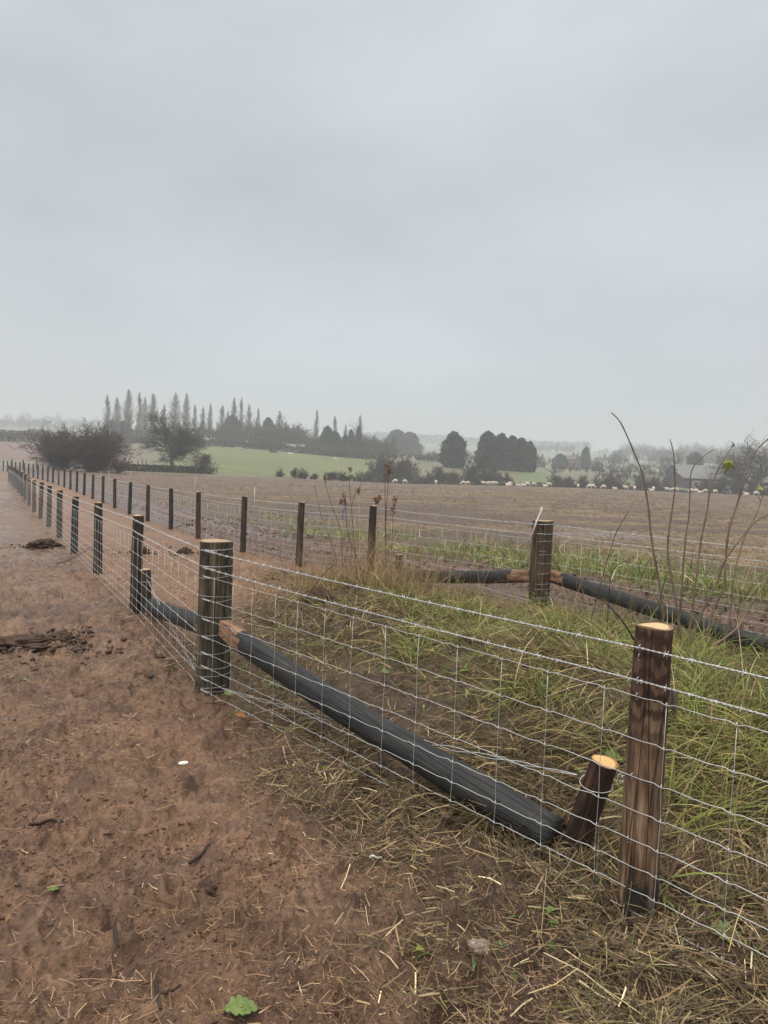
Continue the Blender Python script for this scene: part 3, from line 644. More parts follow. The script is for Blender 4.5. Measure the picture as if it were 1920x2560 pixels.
for nodes, c, r_, nm, hx, rw in ((A_nodes, None, .123, 'along the track, left of the corner post', False, .0024), (N_nodes, A0, .124, 'passing in front of the nearest post', True, .0021), (B_nodes, BS, .137, 'behind the posts of the field fence', False, .0026), (BR_nodes, None, .137, 'behind the saplings, right of the field strainer', False, .0026)):
    barbed('topmost barbed wire strand ' + nm, 'barbed wire strands', nodes, 1.055, rw, hx, c, r_)
    barbed('lower barbed wire strand just above the netting ' + nm, 'barbed wire strands', nodes, .93, rw, hx, c, r_)
# staples on the nearest post
for hz in (1.055, .93, .868, .555, .305, .03, 1.02):
    mb = MB(); c = nN * .078 * (1 if hz < .7 else .97) - np.array([dN[0], dN[1]]) * .012
    base = np.array([c[0], c[1], hz]); out = np.array([nN[0], nN[1], 0]) * .010
    mb.tube(np.array([base + [0, 0, .012] - out * .4, base + [0, 0, .011] + out * .7, base + [0, 0, -.011] + out * .7, base + [0, 0, -.012] - out * .4]), .0021, 5)
    mb.build('staple', M['wire'], P_N)
# brace wires
def brace(label, p0, p1, tw=True, loop=None):
    mb = MB(); p0 = np.array(p0); p1 = np.array(p1); t = np.linspace(0, 1, 120)[:, None]; B = p0 + (p1 - p0) * t - np.array([0, 0, .03]) * (4 * t * (1 - t))
    d = (p1 - p0) / np.linalg.norm(p1 - p0); sx = np.cross(d, [0, 0, 1.0]); uz = np.cross(sx, d); a = t * 2 * math.pi * 7
    w_ = .012 * np.sin(math.pi * t) ** .5
    for ph in (0, math.pi): mb.tube(B + w_ * (np.cos(a + ph) * sx + np.sin(a + ph) * uz) - p0, .0021, 5)
    if loop is not None:
        c, r_ = loop; mb.tube(wrap(c, r_, p1[2], 1.3, 1.0, slant=.03) - p0, .0021, 5)
        q = np.linspace(0, 14, 60); mb.tube(np.array([c[0] + .09, c[1] - .03, p1[2] + .02]) + np.stack([.016 * np.cos(q) + q * .002, .01 * np.sin(q * 1.3), .016 * np.sin(q)], 1) - p0, .0018, 4)
    o = mb.build('brace_wire', M['wire']); o.location = p0; tag(o, label, 'brace wire', 'twisted brace wires')
brace('twisted brace wire from the foot of the corner post to the orange topped stump', (A0[0] + .08, A0[1] - .15, zA + .06), (ST_N[0] + .0, ST_N[1] - .0, h1(*ST_N) + .37), loop=((ST_N[0] + .075, ST_N[1] - .04), .066))
brace('twisted brace wire beside the strut along the track fence', (A0[0] - .12, A0[1] + .10, zA + .05), (ST_A[0] + .02, ST_A[1] - .06, h1(*ST_A) + .38), loop=((ST_A[0], ST_A[1]), .064))
brace('twisted brace wire crossing the black strut left of the field strainer', (BS[0] - .1, BS[1] - .11, zB + .06), (ST_B[0] + .05, ST_B[1] - .05, h1(*ST_B) + .36), loop=((ST_B[0], ST_B[1]), .064))
# white stick on the field strainer, stakes out in the field
mb = MB(); mb.tube(np.array([[-.035, 0, -.22], [0.03, 0, 0], [.08, .0, .13], [.083, 0, .17]]), [.010, .011, .011, .009], 6); o = mb.build('stick', M['white']); o.location = (BS[0] - .14, BS[1] - .145, zB + 1.11)
tag(o, 'short white stick leaning on top of the thick field strainer', 'stick')
def stake(px, d, h, lean, mat, label, group, r=.012):
    p = at(px, d); mb = MB(); mb.tube(np.array([[0, 0, -.1], [lean * .5, 0, h * .5], [lean, .01, h]]), [r, r, r * .8], 6)
    o = mb.build('stake', mat); o.location = p; tag(o, label, 'stake', group)
for px, d, h, ln, lb in ((638, 31, .85, .01, 'white plastic stake in the field above the sixth field fence post'), (486, 48, .85, .13, 'white stake tilted right in the brown field, second nearest'), (272, 66, .7, .05, 'white stake below the large bare bush, middle of three'),
                         (249, 68, .6, .25, 'white stake below the large bare bush, leftmost of three'), (322, 70, .6, .28, 'white stake below the large bare bush, rightmost of three and tilted')):
    stake(px, d, h, ln, M['white'], lb, 'white stakes in the field')
stake(859, 24.5, .75, .12, M['purple'], 'purple plastic stake leaning in the field beyond the dead weeds', None, .022)
# old dark stake in the grass between the fences
def gpt(px, py): return gp(px, py)
q = gp(1668, 1845); mb = MB(); mb.tube(np.array([[0, 0, -.05], [.006, 0, .12], [.02, .01, .29]]), [.036, .034, .031], 9)
o = mb.build('old_stake', M['brown']); o.location = q; tag(o, 'short rotten dark stake in the long grass behind the nearest post', 'stake')
mb = MB(); mb.tube(np.array([[-.1, 0, .02], [.05, .02, .035], [.2, .05, .03]]), [.03, .034, .028], 8); o = mb.build('log', M['brown']); o.location = gp(1690, 1852); tag(o, 'short dark log lying in grass at the foot of the rotten stake', 'log')
#==CONT==
# ------------------------------------------------------------------ near vegetation (stuff)
def polar(n, r0, r1, a0=-36, a1=36, pw=0.0):
    a = np.radians(rng.uniform(a0, a1, n)); r = np.exp(rng.uniform(math.log(r0), math.log(r1), n)); return r * np.sin(a), r * np.cos(a), r
def pick(cols, n, jit=.18):
    cols = np.array(cols); c = cols[rng.integers(0, len(cols), n)]; return c * (1 + rng.normal(0, jit, (n, 1))).clip(.4, 1.7)
STRAW = [(.36, .25, .125), (.46, .34, .18), (.28, .185, .09), (.19, .12, .06), (.56, .45, .27)]
DULL = [(.125, .085, .05), (.085, .055, .035), (.17, .12, .07), (.20, .15, .085)]
OLIVE = [(.20, .17, .055), (.24, .195, .08), (.155, .145, .042), (.29, .235, .10), (.16, .105, .05), (.10, .10, .03)]
GREEN = [(.17, .225, .05), (.22, .27, .07), (.13, .18, .04), (.28, .29, .09)]
def scatter(n, r0, r1, wfun, a0=-36, a1=36):
    x, y, r = polar(n, r0, r1, a0, a1); Z = zones(x, y); p = wfun(x, y, r, Z); k = rng.random(n) < p
    return x[k], y[k], r[k], {q: v[k] for q, v in Z.items()}
def lay(name, label, x, y, lift, length, width, pitch, bend, tint, mat, nseg=2, yaw=None, taper=True, cat='grass'):
    z = gm(x, y) + lift; n = len(x); yaw = rng.uniform(0, 2 * math.pi, n) if yaw is None else yaw
    o = blades(name, np.stack([x, y, z], 1), yaw, pitch, length, width, bend, tint, mat, nseg, taper)
    return tag(o, label, cat, kind='stuff')
# bits of straw and rootlets pressed into the track mud
x, y, r, Z = scatter(210000, 2.0, 18, lambda x, y, r, Z: ((Z['sA'] < .05) + Z['corr'] * (1 - Z['grass'])) * (.16 + .55 * sstep(.42, .7, fbm(x * 1.1, y * 1.1, 20, 3))) * (.25 + .75 * sstep(-3.2, -.3, x + .35 * (y - 3))))
n = len(x); big = rng.random(n) < .06
lay('straw_litter', 'short bits of pale straw and rootlets trodden into the track mud', x, y, .003, rng.gamma(2.2, .012, n) * (1 + 1.6 * big) + .010, rng.uniform(.0015, .0034, n) * np.maximum(1, r / 5), rng.normal(.02, .16, n), rng.normal(.1, .5, n),
    np.where((rng.random(n) < .15)[:, None], pick(STRAW, n), pick([(.27, .155, .09), (.11, .06, .04), (.22, .13, .075), (.07, .04, .028), (.30, .19, .11)], n)), M['straw'], 2, taper=False, cat='straw')
def crumbs(name, label, x, y, size, tint, mat):
    n = len(x); z = gm(x, y); o8 = np.array([[1, 0, 0], [0, 1, 0], [-1, 0, 0], [0, -1, 0], [0, 0, 1], [0, 0, -1]], float)
    V = o8[None] * (1 + .45 * rng.normal(0, 1, (n, 6, 1))).clip(.35, 1.9); a = rng.uniform(0, 6.283, n); ca, sa = np.cos(a)[:, None], np.sin(a)[:, None]
    X = V[..., 0] * ca - V[..., 1] * sa; Y = V[..., 0] * sa + V[..., 1] * ca; V = np.stack([X, Y, V[..., 2] * .65], 2) * size[:, None, None] + np.stack([x, y, z + size * .15], 1)[:, None, :]
    T = np.array([[0, 1, 4], [1, 2, 4], [2, 3, 4], [3, 0, 4], [1, 0, 5], [2, 1, 5], [3, 2, 5], [0, 3, 5]]); F = (np.arange(n)[:, None, None] * 6 + T[None]).reshape(-1, 3)
    o = mesh_np(name, V.reshape(-1, 3), F, mat, vcol=np.repeat(tint, 6, axis=0), smooth=False); return tag(o, label, 'crumbs', kind='stuff')
MUDC = [(.16, .088, .052), (.11, .06, .037), (.20, .115, .07), (.08, .044, .028)]
x, y, r, Z = scatter(90000, 2.0, 16, lambda x, y, r, Z: ((Z['sA'] < .05) * (1 - .7 * Z['lit']) + Z['corr'] * (1 - Z['grass'])) * (.08 + .8 * sstep(.5, .68, fbm(x * 1.6, y * 1.6, 40, 3))))
crumbs('earth_crumbs', 'small crumbs of wet earth strewn over the track mud', x, y, np.minimum(rng.gamma(1.6, .0022, len(x)), .009) * np.maximum(1, r / 7) + .0012, pick(MUDC, len(x), .12), M['straw'])
x, y, r, Z = scatter(50000, 6, 24, lambda x, y, r, Z: (Z['sB'] > .1) * (Z['sB'] < 3.0) * (.15 + .8 * sstep(.45, .62, fbm(x * 1.3, y * 1.3, 41, 3))))
crumbs('earth_crumbs', 'churned lumps of red earth along the tyre ruts', x, y, np.minimum(rng.gamma(1.8, .008, len(x)), .035) * np.maximum(1, r / 13) + .003, pick(MUDC, len(x)) * np.array([.85, .85, .95]), M['straw'])
# cut straw band along the netting
x, y, r, Z = scatter(330000, 1.9, 9, lambda x, y, r, Z: np.clip(Z['lit'] * 1.0 + Z['fringe'] * .5, 0, 1) * .42 * (.12 + .88 * sstep(.40, .60, fbm(x * 2.1, y * 2.1, 22, 3))))
n = len(x)
lay('cut_grass', 'thick mat of cut straw and old grass on the track side of the netting', x, y, rng.uniform(0, .025, n), rng.gamma(2.6, .030, n) + .015, rng.uniform(.0022, .0052, n) * np.maximum(1, r / 5), rng.normal(.10, .22, n), rng.normal(.25, .5, n),
    np.where((rng.random(n) < .17)[:, None], pick(STRAW, n, .25), np.where((rng.random(n) < .62)[:, None], pick(DULL, n, .35), pick(OLIVE, n, .4) * .75)), M['straw'], 2, taper=False)
# matted grass between the fences
x, y, r, Z = scatter(260000, 2.2, 14, lambda x, y, r, Z: Z['grass'] * (1 - .85 * Z['soil']) * (.42 + .55 * sstep(.36, .58, fbm(x * 2.6, y * 2.6, 37, 3))))
n = len(x); cl = fbm(x * 1.4, y * 1.4, 24, 3); lenf = .5 + 1.0 * sstep(.4, .65, cl)
brown = np.clip(sstep(2.3, .9, Z['sA'] + (fbm(x * 1.2, y * 1.2, 33, 3) - .5) * 2.2 - .9 * sstep(1.4, 2.6, x)) + .8 * sstep(.56, .68, fbm(x * .9, y * .9, 35, 3)), 0, 1)
gmix = sstep(.42, .66, fbm(x * .8 + 3, y * .8, 26, 3) + .09 * sstep(1.0, 3.0, x - .3 * (y - 4)))
flow = 2 * math.pi * fbm(x * .55, y * .55, 28, 2) * 2 + rng.normal(0, .8, n)
tn = np.where((rng.random(n) < gmix * .55 * (1 - .85 * brown))[:, None], pick(GREEN, n, .3), np.where((rng.random(n) < .5 - .35 * brown)[:, None], pick(OLIVE, n, .35), np.where((rng.random(n) < .74)[:, None], pick(DULL, n, .4) * .85, pick(STRAW, n, .3))))
lay('matted_grass', 'matted olive and straw coloured grass between the two fences', x, y, rng.uniform(0, .05, n), (rng.gamma(4, .042, n) + .04) * lenf * (1 - .35 * brown), rng.uniform(.003, .0085, n) * np.maximum(1, r / 6.5), rng.normal(.34, .28, n), rng.normal(.7, .45, n), tn, M['blade'], 3, yaw=flow)
# upright tufts
tx, ty = [], []
def tufts(cx, cy, sx, sy, nt_, per, spread):
    X, Y = [], []
    for _ in range(nt_):
        a, b = random.gauss(cx, sx), random.gauss(cy, sy); X.append(rng.normal(a, spread, per)); Y.append(rng.normal(b, spread, per))
    return np.concatenate(X), np.concatenate(Y)
gx1, gy1 = tufts(2.5, 4.9, .7, .9, 24, 150, .10); gx2, gy2 = tufts(2.15, 7.9, .7, .35, 13, 90, .09); gx3, gy3 = tufts(.5, 7.4, .5, .4, 8, 80, .10)
gx4, gy4 = tufts(2.6, 6.6, .5, .5, 12, 120, .1)
x = np.concatenate([gx1, gx2, gx3, gx4]); y = np.concatenate([gy1, gy2, gy3, gy4]); sA, _ = sdist(POLY_A, x, y); k = sA > .1; x, y = x[k], y[k]; n = len(x)
lay('grass_tufts', 'brighter green tussocks in the strip between the fences', x, y, 0, rng.gamma(6, .05, n) + .06, rng.uniform(.0045, .010, n), rng.normal(1.0, .33, n), rng.normal(1.2, .5, n), np.where((rng.random(n) < .62)[:, None], pick(GREEN, n, .35) * 1.0, pick(OLIVE + STRAW, n, .3)), M['blade'], 4)
x, y, r, Z = scatter(13000, 2.4, 10, lambda x, y, r, Z: np.maximum(Z['grass'] * .7, Z['lit'] * .22) * sstep(.56, .66, fbm(x * 1.9, y * 1.9, 44, 3)))
n = len(x); lay('leafy_weeds', 'small broad green leaves growing through the matted grass', x, y, .01, rng.gamma(5, .009, n) + .015, rng.uniform(.014, .032, n), rng.normal(.5, .3, n), rng.normal(.8, .4, n), pick([(.13, .20, .05), (.18, .26, .07), (.09, .14, .045)], n, .25), M['blade'], 3, cat='weeds')
x, y, r, Z = scatter(8000, 2.3, 11, lambda x, y, r, Z: Z['grass'] * .35 + Z['lit'] * .015)
n = len(x); lay('dead_stalks', 'long pale dead stalks lying tangled on the matted grass', x, y, .02, rng.gamma(4, .055, n) + .08, rng.uniform(.0025, .005, n) * np.maximum(1, r / 6.5), rng.normal(.16, .18, n), rng.normal(.3, .4, n), pick(STRAW[:4] + DULL, n, .3), M['straw'], 3, taper=False)
x, y = tufts(1.95, 4.1, .30, .55, 16, 110, .12); x2, y2 = tufts(1.0, 6.0, .6, .7, 10, 90, .14); x = np.concatenate([x, x2]); y = np.concatenate([y, y2]); n = len(x)
lay('flattened_grass', 'pale yellow green grass lying flattened behind the nearest post', x, y, .02, rng.gamma(7, .045, n) + .08, rng.uniform(.004, .009, n), rng.normal(.45, .22, n), rng.normal(.9, .4, n), np.where((rng.random(n) < .6)[:, None], pick([(.26, .28, .075), (.33, .31, .10), (.20, .23, .06)], n, .25), pick(STRAW + OLIVE, n, .3)), M['blade'], 4, yaw=rng.normal(.5, .7, n) + math.pi * (rng.random(n) < .35))
# tall dead grass clump under the dead weeds
x, y = tufts(-.32, 9.3, .55, .45, 26, 60, .12); n = len(x)
lay('dead_grass', 'tall straw coloured dead grass clump around the dead weed stems', x, y, 0, rng.gamma(7, .075, n) + .1, rng.uniform(.003, .006, n), rng.normal(1.25, .2, n), rng.normal(.5, .5, n), pick(STRAW[:4], n), M['blade'], 4)
x, y = tufts(1.7, 8.3, 1.0, .4, 12, 12, .16); n = len(x)
lay('dead_grass', 'thin pale dead stalks in front of the field strainer', x, y, 0, rng.gamma(8, .07, n), rng.uniform(.003, .005, n), rng.normal(1.3, .18, n), rng.normal(.25, .4, n), pick(STRAW, n), M['blade'], 3)
# green weeds beyond the ruts
x, y, r, Z = scatter(110000, 9, 40, lambda x, y, r, Z: sstep(1.5, 2.6, Z['sB']) * sstep(6.2, 3.6, Z['sB']) * sstep(.44, .60, fbm(x * .9, y * .9, 30, 4, .6) + .10 * sstep(-2, 4, x)) * sstep(-16, 3, x + 2) * .8, -34, 36)
n = len(x); hgt_ = .4 + .85 * sstep(-1, 4, x)
lay('weeds', 'bright green grassy weeds on the strip beyond the tyre ruts', x, y, 0, (rng.gamma(4, .065, n) + .06) * hgt_, rng.uniform(.009, .02, n) * np.maximum(1, r / 14), rng.normal(1.0, .35, n), rng.normal(.8, .5, n), np.where((rng.random(n) < .55)[:, None], pick([(.20, .27, .07), (.27, .32, .11), (.14, .20, .05)], n, .35), pick(STRAW + OLIVE, n, .3)), M['blade'], 3, cat='weeds')
x, y, r, Z = scatter(40000, 6, 22, lambda x, y, r, Z: ((Z['sB'] > -.2) * (Z['sB'] < .7) * .35 + (Z['sB'] > 1.3) * (Z['sB'] < 1.75) * .25 + (np.abs(Z['sB'] + .3) < .4) * .3) * sstep(.42, .6, fbm(x, y, 31, 3)))
n = len(x); lay('verge_grass', 'thin yellowish grass along the foot of the field fence', x, y, 0, rng.gamma(4, .03, n) + .03, rng.uniform(.003, .006, n) * np.maximum(1, r / 9), rng.normal(.7, .4, n), rng.normal(.8, .4, n), pick(OLIVE + STRAW[:3], n), M['blade'], 2)
# stubble and straw in the field
x, y, r, Z = scatter(270000, 13, 145, lambda x, y, r, Z: sstep(4, 6, Z['sB']) * (y < 138) * (np.hypot(x, y) < 112 + 30 * (x > -8)) * (.12 + .8 * sstep(.48, .66, fbm(x * .10, y * .55 + x * .03, 14, 4, .6))) * sstep(-30, 4, x + 12) , -32, 34)
n = len(x); sc_ = np.clip(r / 26, 1, 2.6)
lay('stubble', 'broken straw stubble lying in rows across the brown field', x, y, 0, (rng.gamma(3, .03, n) + .03) * np.minimum(sc_, 1.5), rng.uniform(.005, .010, n) * sc_, rng.normal(.18, .28, n), rng.normal(.3, .4, n), np.where((rng.random(n) < .6)[:, None], pick([(.25, .175, .09), (.19, .13, .068), (.31, .22, .12)], n), pick(OLIVE + DULL, n)), M['straw'], 2, taper=False, cat='stubble')

x, y, r, Z = scatter(60000, 12, 60, lambda x, y, r, Z: sstep(4.5, 6, Z['sB']) * sstep(55, 25, r) * sstep(.52, .66, fbm(x * .5, y * .8, 48, 4, .6)) * .6)
n = len(x); lay('field_weeds', 'low dull green weeds and rough stalks scattered over the near field', x, y, 0, rng.gamma(3, .03, n) + .03, rng.uniform(.008, .016, n) * np.maximum(1, r / 22), rng.normal(.7, .4, n), rng.normal(.8, .4, n), pick([(.13, .14, .045), (.16, .15, .06), (.10, .085, .04), (.22, .17, .09)], n, .3), M['blade'], 2, cat='weeds')

# ------------------------------------------------------------------ clods, stones, leaves, twigs on the track
def lump(name, label, cat, px, py, size, mat, seed, flat=.5, group=None, rough=.35):
    p = gp(px, py); rg_ = np.random.default_rng(seed); nu, nv = 64, 40; V = []
    for i in range(nv + 1):
        th = math.pi * i / nv
        for j in range(nu):
            ph = 2 * math.pi * j / nu; d = np.array([math.sin(th) * math.cos(ph), math.sin(th) * math.sin(ph), math.cos(th)])
            q = 1 + rough * ((fbm(d[0] * 2.6 + seed, d[1] * 2.6 + d[2] * 2.1, seed % 8, 6, .72) - .5) * 2 + .25 * abs(fbm(d[0] * 9 + seed, d[1] * 9 + d[2] * 7, 3, 2) - .5))
            V.append(d * q * np.array([size[0], size[1], size[2]]))
    F = [(i * nu + j, i * nu + (j + 1) % nu, (i + 1) * nu + (j + 1) % nu, (i + 1) * nu + j) for i in range(nv) for j in range(nu)]
    o = mesh_np(name, np.array(V), F, mat); o.location = (p[0], p[1], p[2] + size[2] * .15); o.rotation_euler[2] = random.random() * 6
    return tag(o, label, cat, group)
lump('earth_heap', 'large dark heap of turned earth at the left edge of the track', 'earth heap', 40, 1615, (.36, .18, .075), M['clod'], 41, rough=.7)
lump('earth_heap', 'dark crumbled earth clod right of the big heap on the track', 'earth heap', 150, 1600, (.17, .10, .06), M['clod'], 42, rough=.8)
lump('earth_heap', 'low dark earth clod beside the second and third track fence posts', 'earth heap', 104, 1368, (.30, .22, .12), M['clod'], 43, rough=.9)
lump('earth_heap', 'small dark clod on brown earth between the two fences', 'earth heap', 461, 1386, (.16, .12, .09), M['clod'], 44, rough=.9)
lump('earth_heap', 'dark clod behind the first track fence post', 'earth heap', 352, 1384, (.17, .14, .10), M['clod'], 45, rough=.9)
lump('earth_heap', 'dark earth lump standing in for the shaded hole under the dead grass', 'earth heap', 800, 1512, (.30, .16, .14), M['clod'], 50, rough=.9)  # dark lump added in place of a hole, its colour gives the shade
lump('stone', 'smooth grey brown stone half sunk in mud near the bottom right', 'stone', 1203, 2372, (.034, .052, .025), M['stone'], 46, rough=.2)
lump('stone', 'small pale stone with a dark chip on the track', 'stone', 893, 2250, (.013, .011, .01), M['flint'], 47, rough=.3)
lump('flint', 'bright white flake lying on the brown track mud', 'stone', 457, 1908, (.028, .016, .008), M['flint'], 48, rough=.35)
lump('clod', 'round dark mud clod near a twig at the lower middle', 'earth clod', 515, 2228, (.045, .04, .028), M['clod'], 49, rough=.6)
def leaf(name, label, px, py, Ln, Wd, yaw, mat, curl=.25, lift=.012, tilt=.1, lobes=0, pos=None, parent=None, stalk=True, pitch=0.0):
    n = 14; V = []; 
    for i in range(n + 1):
        t = i / n; wv = math.sin(math.pi * min(1, t ** .8)) * Wd * (1 + .22 * math.sin(i * 2.3) * (1 if lobes == 0 else 0)) * (1 + (.5 * math.cos(lobes * math.pi * t * 2) if lobes else 0))
        for sgn in (-1, -.5, 0, .5, 1):
            V.append([t * Ln, sgn * wv, -curl * Ln * t * t + abs(sgn) * curl * wv * .9 + .03 * Ln * math.sin(i * 1.7 + sgn * 2) + .004])
    V = np.array(V); F = [(i * 5 + j, i * 5 + j + 1, (i + 1) * 5 + j + 1, (i + 1) * 5 + j) for i in range(n) for j in range(4)]
    V2 = V - np.array([0, 0, .0012]); F2 = [tuple(q + len(V) for q in f[::-1]) for f in F]
    o = mesh_np(name, np.concatenate([V, V2]), F + F2, mat, parent)
    if pos is None: p = gp(px, py); o.location = (p[0], p[1], p[2] + lift)
    else: o.location = pos
    o.rotation_euler = (tilt, pitch, yaw)
    if stalk:
        mb = MB(); mb.tube(np.array([[-.35 * Ln, .02 * Ln, -.02 * Ln], [0, 0, .003], [.5 * Ln, 0, .004 - curl * Ln * .25], [.95 * Ln, 0, .004 - curl * Ln * .9]]), [.0022, .0018, .0014, .0006], 5); mb.build('leaf_vein', M['leafy'], o)
    if label: tag(o, label, 'leaf')
    return o
for cx, cy, sx, sy, nn in ((40, 1615, .36, .20, 420), (150, 1600, .2, .13, 160), (104, 1368, .35, .28, 200), (461, 1386, .2, .16, 120), (352, 1384, .2, .16, 120), (60, 1640, .6, .3, 220)):
    p = gp(cx, cy); x = rng.normal(p[0], sx, nn); y = rng.normal(p[1], sy, nn)
    crumbs('earth_crumbs', 'loose dark earth crumbs scattered round a turned heap', x, y, np.minimum(rng.gamma(1.7, .009, nn), .045) + .003, pick([(.085, .05, .035), (.06, .034, .024), (.12, .07, .047)], nn), M['straw'])
leaf('dock_leaf', 'green torn leaf with pale veins at the bottom edge of the track', 560, 2535, .115, .038, .35, M['leaf'], .2)
leaf('dock_leaf', 'pale green leaf lying on mud at the lower left', 118, 2236, .06, .017, .9, M['leaf'], .2)
leaf('dock_leaf', 'small green leaf on the mud left of the corner post', 40, 1702, .10, .03, .2, M['leaf'], .2)
leaf('dock_leaf', 'yellow green leaf in straw below the long black strut', 800, 1932, .07, .022, .4, M['leafy'], .3, .02)
leaf('dock_leaf', 'green leaf against the foot of the corner post', 560, 1745, .10, .035, .8, M['leaf'], .2, .03, .5)
leaf('dock_leaf', 'pale green leaf under the upper end of the long strut', 672, 1722, .10, .035, .2, M['leaf'], .2, .03, .3)
leaf('dead_leaf', 'large brown dead leaf below the corner post', 590, 1790, .09, .032, -.5, M['deadleaf'], .2, .015)
leaf('dock_leaf', 'broad green leaf left of the foot of the nearest post', 1455, 2235, .13, .035, 1.3, M['leaf'], .3, .03, .7)
leaf('dock_leaf', 'tall green leaf touching the nearest post at its left foot', 1508, 2255, .15, .035, 1.5, M['leaf'], .3, .03, .8)
leaf('dock_leaf', 'ragged green leaf right of the foot of the nearest post', 1655, 2280, .11, .035, .5, M['leaf'], .3, .03, .5)
leaf('dock_leaf', 'long folded green leaf behind netting at the lower right', 1765, 2240, .17, .03, -.5, M['leaf'], .35, .05, .3)
leaf('dock_leaf', 'broad green leaf under netting at the lower right edge', 1775, 2350, .13, .04, -.3, M['leaf'], .3, .04, .4)
leaf('dock_leaf', 'broad green leaf between the orange topped stump and nearest post', 1510, 1915, .16, .05, .3, M['leaf'], .3, .05, .4)
leaf('dock_leaf', 'green dock leaf in the matted grass left of the nearest post', 1350, 1745, .17, .06, 1.2, M['leaf'], .3, .08, .5)
leaf('dock_leaf', 'small green leaf in the grass above the long strut', 953, 1705, .09, .03, .7, M['leaf'], .3, .08, .5)
leaf('dock_leaf', 'round green leaf in grass right of the nearest post top', 1800, 1690, .16, .06, .6, M['leaf'], .3, .10, .4)
leaf('dock_leaf', 'little pale leaf on the mud near bottom centre', 1040, 2385, .04, .012, .6, M['leafy'], .3, .012)
def ground_twig(px, py, Ln, yaw, r, label, mat='darktwig', lift=.008, rise=0.0, cat='twig'):
    p = gp(px, py); k = 7; s = np.linspace(-.5, .5, k)
    Q = np.stack([s * Ln * math.cos(yaw) + rng.normal(0, Ln * .012, k), s * Ln * math.sin(yaw) + rng.normal(0, Ln * .012, k), lift + rise * (s + .5) + rng.uniform(0, .006, k)], 1)
    X = p[0] + Q[:, 0]; Y = p[1] + Q[:, 1]; Q[:, 2] += gm(X, Y) - p[2]
    if rise == 0: Q[:, 2] = np.maximum(Q[:, 2], np.mean(Q[:, 2]))
    mb = MB(); mb.tube(Q, np.linspace(r, r * .6, k), 6); o = mb.build('twig' if cat == 'twig' else cat, M[mat]); o.location = p; return tag(o, label, cat)
ground_twig(115, 2075, .15, .25, .008, 'dark broken twig lying on the left side of the track')
ground_twig(500, 2155, .13, 1.1, .009, 'thick dark twig in the mud at lower centre left')
ground_twig(395, 2500, .16, -1.2, .007, 'long brown twig pointing down the track near the bottom')
ground_twig(430, 2490, .07, 1.0, .006, 'short dark twig beside the long one near the bottom')
ground_twig(290, 2390, .09, -1.1, .007, 'short brown twig on wet mud at lower left')
ground_twig(1380, 2355, .13, .05, .009, 'dark bark strip in straw below the orange topped stump')
ground_twig(975, 2050, .14, .9, .006, 'slim dark twig on cut straw below the strut')
ground_twig(940, 2145, .055, .3, .006, 'split pale wooden chip on the straw edge', 'white', cat='wood chip')
ground_twig(1075, 2345, .17, -.25, .003, 'long pale straw stalk near the grey brown stone', 'cut', cat='straw stalk')
ground_twig(300, 2065, .14, .35, .004, 'thin dark twig on the track, lower left middle')
ground_twig(205, 1410, .9, 1.0, .008, 'dark bent twig leaning against the netting by the second track post', rise=.35)
ground_twig(870, 1765, .35, -.4, .014, 'flat rotten bark piece under the middle of the long strut')
ground_twig(1185, 1870, .30, -.7, .006, 'pale stripped stick in the grass above the strut', 'cut', cat='stick')
ground_twig(1750, 2220, .45, 1.2, .004, 'thin reddish stem leaning through the netting at lower right', 'weedstem', rise=.2)
ground_twig(1690, 2240, .36, .55, .012, 'brown broken stick behind the netting right of the nearest post', 'weedstem', rise=.16)

# ------------------------------------------------------------------ bare saplings and dead weeds between the fences
def stem(name, label, cat, pts, org, scale, D, r0, r1, mat, group=None, dy=0.0, nodes=True, side=(), ground_to=True, k=8):
    """pts: crop coordinates of the stem (base first), turned into places on an upright sheet at depth D"""
    def P3(u, v, d):
        px, py = org[0] + u * scale, org[1] + v * scale; q = ray(px, py); tt = d / q[1]; return EYEP + q * tt
    n = len(pts); W = np.array([P3(u, v, D + dy * i / max(1, n - 1)) for i, (u, v) in enumerate(pts)])
    if ground_to:
        g = h1(W[0, 0], W[0, 1]) - .05
        if W[0, 2] > g:
            d = W[0] - W[1]; base = W[0] + d / max(1e-6, abs(d[2])) * (W[0, 2] - g) * .8; base[2] = g; W = np.vstack([base, W])
    # smooth resample
    S = np.concatenate([[0], np.cumsum(np.linalg.norm(np.diff(W, axis=0), axis=1))]); m = max(12, int(S[-1] / .045)); s = np.linspace(0, S[-1], m)
    Q = np.stack([np.interp(s, S, W[:, i]) for i in range(3)], 1)
    for _ in range(2): Q[1:-1] = (Q[:-2] + 2 * Q[1:-1] + Q[2:]) / 4
    r = np.linspace(r0, r1, m)
    if nodes: r = r * (1 + .32 * (np.arange(m) % 5 == 0))
    e_ = empty(name, Q[0]); tag(e_, label, cat, group); mb = MB(); mb.tube(Q - Q[0], r, k)
    if nodes:       # opposite buds
        for i in range(6, m - 1, 5):
            for sg in (-1, 1):
                c = Q[i] - Q[0]; mb.tube(np.array([c, c + [sg * r[i] * 1.6, 0, r[i] * 1.2], c + [sg * r[i] * 2.1, 0, r[i] * 2.6]]), [r[i] * .55, r[i] * .5, r[i] * .15], 5)
    mb.build('stem', mat, e_)
    for sp in side:
        Wq = np.array([P3(u, v, D + .02) for u, v in sp]); mb = MB(); mb.tube(Wq - Q[0], np.linspace(r1 * 1.3, r1 * .7, len(Wq)), 6); mb.build('branch', mat, e_)
    return e_, Q
ORG, SC = (1500, 1000), 420 / 1366
